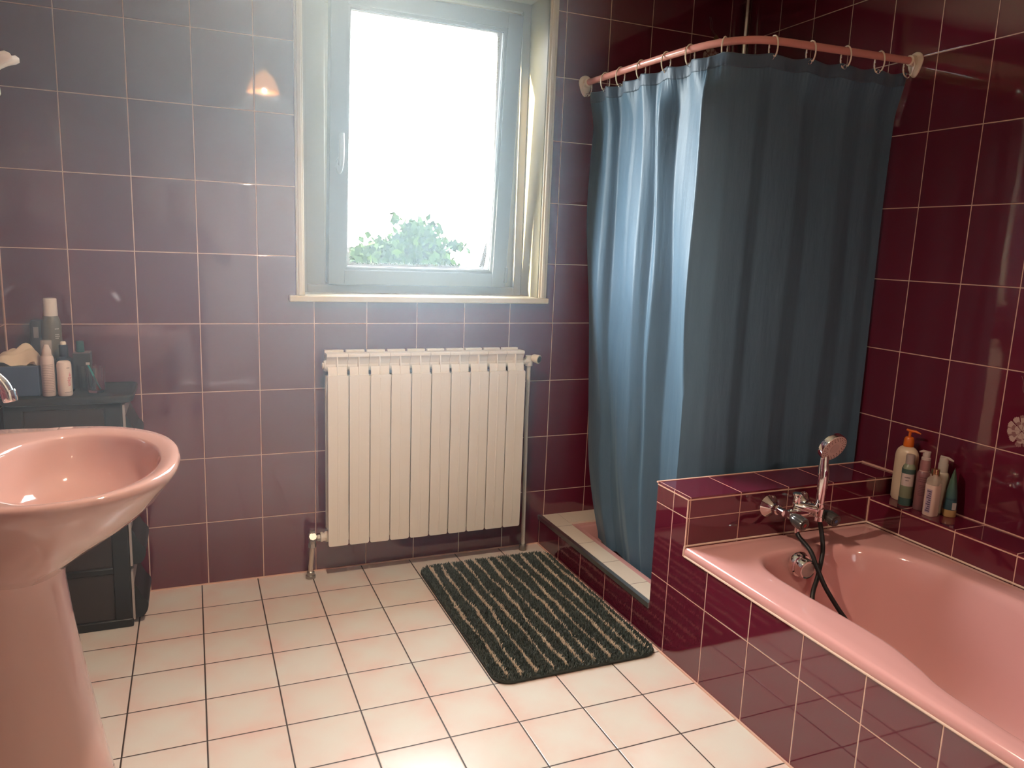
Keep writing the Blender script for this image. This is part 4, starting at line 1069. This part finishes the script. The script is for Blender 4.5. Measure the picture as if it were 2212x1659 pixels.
# ------------------------------------------------------------------ wall lamp and ceiling lamp
wl = empty('wall_lamp', (XL, -.50, 1.70), 'flower-shaped pale glass wall lamp at the upper left edge', 'lamp')
lc = Vector((-.098, -.55, 1.65))
mlamp = mat('lamp_glass', (.78, .70, .62), .35)
g = MB(); n = 60; rings_ = []
for r, z in ((.030,.030),(.034,.042),(.046,.056),(.062,.068),(.080,.078)):
    rings_.append([lc + Vector((r*(1+.10*math.sin(10*2*PI*k/n)*(r/.08)**2)*math.cos(2*PI*k/n), r*(1+.10*math.sin(10*2*PI*k/n)*(r/.08)**2)*math.sin(2*PI*k/n), z + .008*math.cos(10*2*PI*k/n)*(r/.08)**2)) for k in range(n)])
g.loft(rings_, None, True); g.build('glass_frill', mlamp, wl, smooth=60, solid=.003)
MB().lathe([(.012,-.045),(.03,-.035),(.042,-.01),(.040,.018),(.030,.032)], lc, n=32).build('glass_body', mat('lamp_opal', (.70, .78, .68), .25), wl)
MB().lathe([(.045,0),(.045,.01),(.012,.016),(.010,.09)], (XL, lc.y, lc.z-.02), (1,0,0), 24).tube([(XL+.088, lc.y, lc.z-.02), (lc.x, lc.y, lc.z-.045)], .009).build('bracket', M['brass'], wl)

def pendant(P, lab, st):
    cl = empty('ceiling_lamp', (P.x, P.y, ZC), lab, 'lamp')
    MB().lathe([(.0001,-.026),(.014,-.022),(.025,0),(.024,.010),(.014,.026),(.012,.045)], P, n=28, caps=False).build('bulb', mat('bulb_glow', (1, .85, .65), .5, emis=(1, .82, .64), estr=st), cl)
    MB().lathe([(.070,-.036),(.040,.040),(.018,.055)], P, n=36, caps=False).build('lamp_shade', mat('amber_shade', (.5, .22, .08), .6, emis=(1, .45, .15), estr=5), cl, solid=.002)
    MB().lathe([(.016,.045),(.016,.075),(.004,.08),(.004,ZC-P.z-.02),(.045,ZC-P.z-.015),(.045,ZC-P.z)], P, n=24).build('cord', M['white'], cl)
pendant(Vector((.74, -1.25, 2.06)), 'small amber-shaded pendant lamp hanging above the middle of the room, mirrored in the tiles', 3300)
pendant(Vector((1.45, -3.65, 2.20)), 'added amber-shaded pendant, unseen near the rear door, to brighten its reflection', 2200)  # second pendant is added fill so the door shows in the tiles

# ------------------------------------------------------------------ person behind the camera (seen only mirrored in the tiles)
def skin_chain(nodes, edges, name, m, parent, root=0, levels=2):
    me = bpy.data.meshes.new(name); me.from_pydata([n[0] for n in nodes], edges, []); me.materials.append(m)
    o = bpy.data.objects.new(name, me); COL.objects.link(o)
    sk = o.modifiers.new('skin', 'SKIN'); sk.use_smooth_shade = True
    for i, n in enumerate(nodes):
        r = n[1] if isinstance(n[1], tuple) else (n[1], n[1])
        me.skin_vertices[0].data[i].radius = r; me.skin_vertices[0].data[i].use_root = (i == root)
    q = o.modifiers.new('sub', 'SUBSURF'); q.levels = levels; q.render_levels = levels
    if parent:
        o.parent = parent; bpy.context.view_layer.update(); o.matrix_parent_inverse = parent.matrix_world.inverted()
    return o
px, py = .30, -3.30
per = empty('person', (px, py, 0), 'person in dark clothes standing behind the camera, mirrored in the glossy tiles', 'person')
mdark = mat('dark_cloth', (.02, .022, .026), .9); mskin = mat('skin', (.45, .25, .18), .5, sss=.1); mhair = mat('dark_hair', (.02, .015, .012), .6); mjean = mat('dark_trousers', (.025, .028, .035), .9)
B = [((px,py,.90),(.15,.11)), ((px,py,1.05),(.14,.10)), ((px,py,1.25),(.16,.11)), ((px,py,1.36),(.13,.09)), ((px,py+.01,1.43),(.05,.05)), ((px,py+.02,1.50),(.055,.055)),
     ((px-.17,py,1.35),(.06,.06)), ((px-.25,py+.06,1.12),(.047,.047)), ((px-.08,py+.26,1.22),(.034,.034)), ((px+.01,py+.31,1.26),(.025,.025)),
     ((px+.17,py,1.35),(.06,.06)), ((px+.31,py+.06,1.11),(.047,.047)), ((px+.20,py+.26,1.22),(.034,.034)), ((px+.145,py+.31,1.26),(.025,.025)),
     ((px-.09,py,.84),(.095,.10)), ((px-.10,py+.02,.48),(.062,.065)), ((px-.11,py-.01,.09),(.042,.045)),
     ((px+.09,py,.84),(.095,.10)), ((px+.10,py+.02,.48),(.062,.065)), ((px+.11,py-.01,.09),(.042,.045))]
Ed = [(0,1),(1,2),(2,3),(3,4),(4,5),(3,6),(6,7),(7,8),(8,9),(3,10),(10,11),(11,12),(12,13),(0,14),(14,15),(15,16),(0,17),(17,18),(18,19)]
body = skin_chain(B, Ed, 'body', mdark, per)
g = MB(); n = 24; rings_ = []
for z, rx, ry, dy in ((-.115,.03,.035,.025),(-.10,.045,.055,.02),(-.06,.06,.075,.01),(-.01,.070,.088,0),(.04,.073,.092,-.004),(.085,.062,.080,-.008),(.112,.035,.045,-.01),(.12,.003,.004,-.01)):
    ring_ = []
    for k in range(n):
        a = 2*PI*k/n; x, y = rx*math.cos(a), ry*math.sin(a)
        if math.sin(a) > .93 and -.04 < z < .02: y += .012
        ring_.append((px+x, py+.03+y+dy, 1.575+z))
    rings_.append(ring_)
g.loft(rings_, None, True, True, True)
hd = g.build('head', mskin, per, smooth=70, subsurf=1)
MB().lathe([(.001,.128),(.05,.115),(.074,.075),(.078,.03),(.072,-.02),(.064,-.05)], (px, py+.012, 1.575), n=28, sx=1, sy=1.16, caps=False).build('hair', mhair, per)
for s_ in (-1, 1):
    MB().lathe([(.001,0),(.011,.004),(.011,.012),(.001,.016)], (px+s_*.024, py+.105, 1.585), (0,1,0), 12).build('eye', mat('eye', (.1,.08,.07), .2), per)
    MB().lathe([(.004,-.03),(.012,0),(.004,.03)], (px+s_*.074, py+.02, 1.57), (0,0,1), 10).build('ear', mskin, per)
    MB().tube([(px+s_*.11, py-.03, .035), (px+s_*.11, py+.06, .04), (px+s_*.115, py+.17, .025)], [.038, .042, .032], 14).build('shoe', mdark, per)
# hands holding the phone
for s_, hx in ((-1, px+.01), (1, px+.145)):
    hw = Vector((hx, py+.31, 1.26))
    nodes = [(tuple(hw), .022), (tuple(hw+Vector((s_*.004,.03,.02))), (.02,.028))]
    ed = [(0,1)]
    for k in range(4):
        b0 = hw + Vector((0, .038, .008 + k*.014)); i = len(nodes)
        nodes += [(tuple(b0), .009), (tuple(b0 + Vector((-s_*.018, .012, .004))), .0085), (tuple(b0 + Vector((-s_*.034, -.004, .004))), .0075)]; ed += [(1,i),(i,i+1),(i+1,i+2)]
    i = len(nodes); t0 = hw + Vector((-s_*.008, .016, .045)); nodes += [(tuple(t0), .010), (tuple(t0 + Vector((-s_*.02, .004, .016))), .009)]; ed += [(1,i),(i,i+1)]
    skin_chain(nodes, ed, 'hand', mskin, per, 0, 1)
tag(MB().box((.340, -2.972, 1.252), (.418, -2.964, 1.312)).build('smartphone', mat('phone', (.02,.02,.022), .2), bevel=.003), 'dark smartphone held level by the person behind the camera', 'phone')

# tree crown (built last: heavy)
vs, fs = foliage([((2.15, 6.05, 1.02), (.28, .3, .20), 500), ((2.50, 6.05, 1.10), (.34, .4, .24), 1100), ((2.90, 6.0, 1.20), (.30, .35, .34), 1500), ((3.12, 6.1, .98), (.22, .3, .20), 600), ((2.75, 6.3, .75), (1.0, .6, .32), 1600), ((2.61, 6.0, 1.60), (.07, .08, .045), 14), ((2.72, 6.0, 1.50), (.05, .05, .03), 5), ((3.40, 6.1, 1.30), (.13, .1, .045), 26)], 1.0)
MB().add(vs, fs).build('foliage', M['leaf'], tree, smooth=0)
g = MB().tube([(3.4, 6.2, -3.2), (3.42, 6.15, -.6), (3.5, 6.1, .9)], [.16, .12, .05], 10)
for e in ((2.6, 6.1, .95), (3.1, 6.1, 1.15), (3.8, 6.0, 1.5), (4.3, 6.2, 1.05)): g.tube([(3.42, 6.15, -.2), ((3.42+e[0])/2, 6.1, .55), e], [.07,.05,.02], 8)
g.build('trunk', M['bark'], tree)

# ------------------------------------------------------------------ haze volume added in the room air to imitate lens flare
GLARE, HG = .13, .40
mh = bpy.data.materials.new('glare_volume'); mh.use_nodes = True; T = NT(mh); T.n.remove(T.n['Principled BSDF'])
vsn = T.new('ShaderNodeVolumeScatter'); vsn.inputs['Color'].default_value = (.66, .86, 1, 1); vsn.inputs['Anisotropy'].default_value = HG
geo = T.new('ShaderNodeNewGeometry'); sp = T.new('ShaderNodeSeparateXYZ'); T.l.new(geo.outputs['Position'], sp.inputs[0])
def smap(v, a, b, c, d):
    x = T.new('ShaderNodeMapRange'); x.interpolation_type = 'SMOOTHSTEP'; T.l.new(v, x.inputs[0])
    for k, q in zip((1, 2, 3, 4), (a, b, c, d)): x.inputs[k].default_value = q
    return x.outputs[0]
u = T.math('SUBTRACT', sp.outputs[0], T.math('MULTIPLY', T.math('ADD', sp.outputs[1], .135), .55))
den = T.math('MULTIPLY', T.math('MULTIPLY', T.math('MULTIPLY', smap(u, 1.35, 1.97, 1, 0), T.math('MULTIPLY', smap(sp.outputs[1], -2.1, -1.5, 0, 1), smap(sp.outputs[1], -.18, -.06, 1, 0))), T.math('MULTIPLY', smap(u, .1, 1.1, .38, 1), smap(sp.outputs[1], -.85, -.15, 1, .30))), smap(sp.outputs[2], .35, 1.25, 0, 1))  # density shaped so the imitated glow lies left of the window
T.l.new(T.math('MULTIPLY', den, GLARE), vsn.inputs['Density'])
T.l.new(vsn.outputs[0], T.n['Material Output'].inputs['Volume'])
hz = MB().box((XL-.015, YR-.07, -.015), (XR+.015, .264, ZC+.015)).build('glare', mh, smooth=0)
tag(hz, 'thin bright haze volume in the room air, added to imitate lens flare', 'glare', kind='stuff')

# ------------------------------------------------------------------ light
SKY, SUN = 60.0, 40.0
w = bpy.data.worlds.new('World'); S.world = w; w.use_nodes = True
T = NT(w); bg = T.n['Background']; tc = T.new('ShaderNodeTexCoord'); sp = T.new('ShaderNodeSeparateXYZ'); T.l.new(tc.outputs['Generated'], sp.inputs[0])
mr = T.new('ShaderNodeMapRange'); T.l.new(sp.outputs[2], mr.inputs[0]); mr.inputs[1].default_value = -.12; mr.inputs[2].default_value = .04
dy = T.math('MAXIMUM', sp.outputs[1], 0)
T.l.new(T.mix(mr.outputs[0], (.10, .11, .08, 1), (.95, .98, 1.0, 1)), bg.inputs[0])
T.l.new(T.math('MULTIPLY', T.math('ADD', T.math('MULTIPLY', T.math('POWER', dy, 1.6), .72), .28), SKY), bg.inputs[1])
sun = bpy.data.lights.new('sun', 'SUN'); so_ = bpy.data.objects.new('sun', sun); COL.objects.link(so_)
sun.energy = SUN; sun.angle = math.radians(.53); sun.color = (1, .93, .80)
so_.rotation_euler = Vector((1, -.24, -.42)).to_track_quat('-Z', 'Y').to_euler(); so_.location = (-3, 3, 5)
pl = bpy.data.lights.new('window_portal', 'AREA'); po = bpy.data.objects.new('window_portal', pl); COL.objects.link(po)
pl.shape = 'RECTANGLE'; pl.size = WX1-WX0; pl.size_y = WZ1-1.1; pl.cycles.is_portal = True
po.location = ((WX0+WX1)/2, .27, (WZ1+1.1)/2); po.rotation_euler = (-PI/2, 0, 0)

# ------------------------------------------------------------------ camera
F_, YAW, PIT, ROL = 1642.20246, -.40112, -.17608, .03859
cyw, syw, cp, sp_ = math.cos(YAW), math.sin(YAW), math.cos(PIT), math.sin(PIT)
fw = Vector((-syw*cp, cyw*cp, sp_)); rt = Vector((cyw, syw, 0)); up = rt.cross(fw)
rt2 = rt*math.cos(ROL) + up*math.sin(ROL); up2 = -rt*math.sin(ROL) + up*math.cos(ROL)
cam = bpy.data.cameras.new('camera'); co = bpy.data.objects.new('camera', cam); COL.objects.link(co)
cam.sensor_fit = 'HORIZONTAL'; cam.sensor_width = 36; cam.lens = F_*36/2212; cam.clip_start = .01; cam.clip_end = 200
mw = Matrix((( rt2.x, up2.x, -fw.x, .37688), (rt2.y, up2.y, -fw.y, -2.93607), (rt2.z, up2.z, -fw.z, 1.30065), (0,0,0,1)))
co.matrix_world = mw; S.camera = co

vs_ = S.view_settings; vs_.view_transform = 'Standard'; vs_.look = 'None'; vs_.exposure = 0; vs_.gamma = 1; vs_.use_curve_mapping = False
cy = S.cycles
cy.use_denoising = True
try: cy.denoiser = 'OPENIMAGEDENOISE'
except Exception: pass
cy.max_bounces = 10; cy.diffuse_bounces = 5; cy.glossy_bounces = 5; cy.transmission_bounces = 6; cy.transparent_max_bounces = 12; cy.volume_bounces = 1
cy.caustics_reflective = False; cy.caustics_refractive = False; cy.sample_clamp_indirect = 12; cy.volume_step_rate = 2.5; cy.volume_max_steps = 128
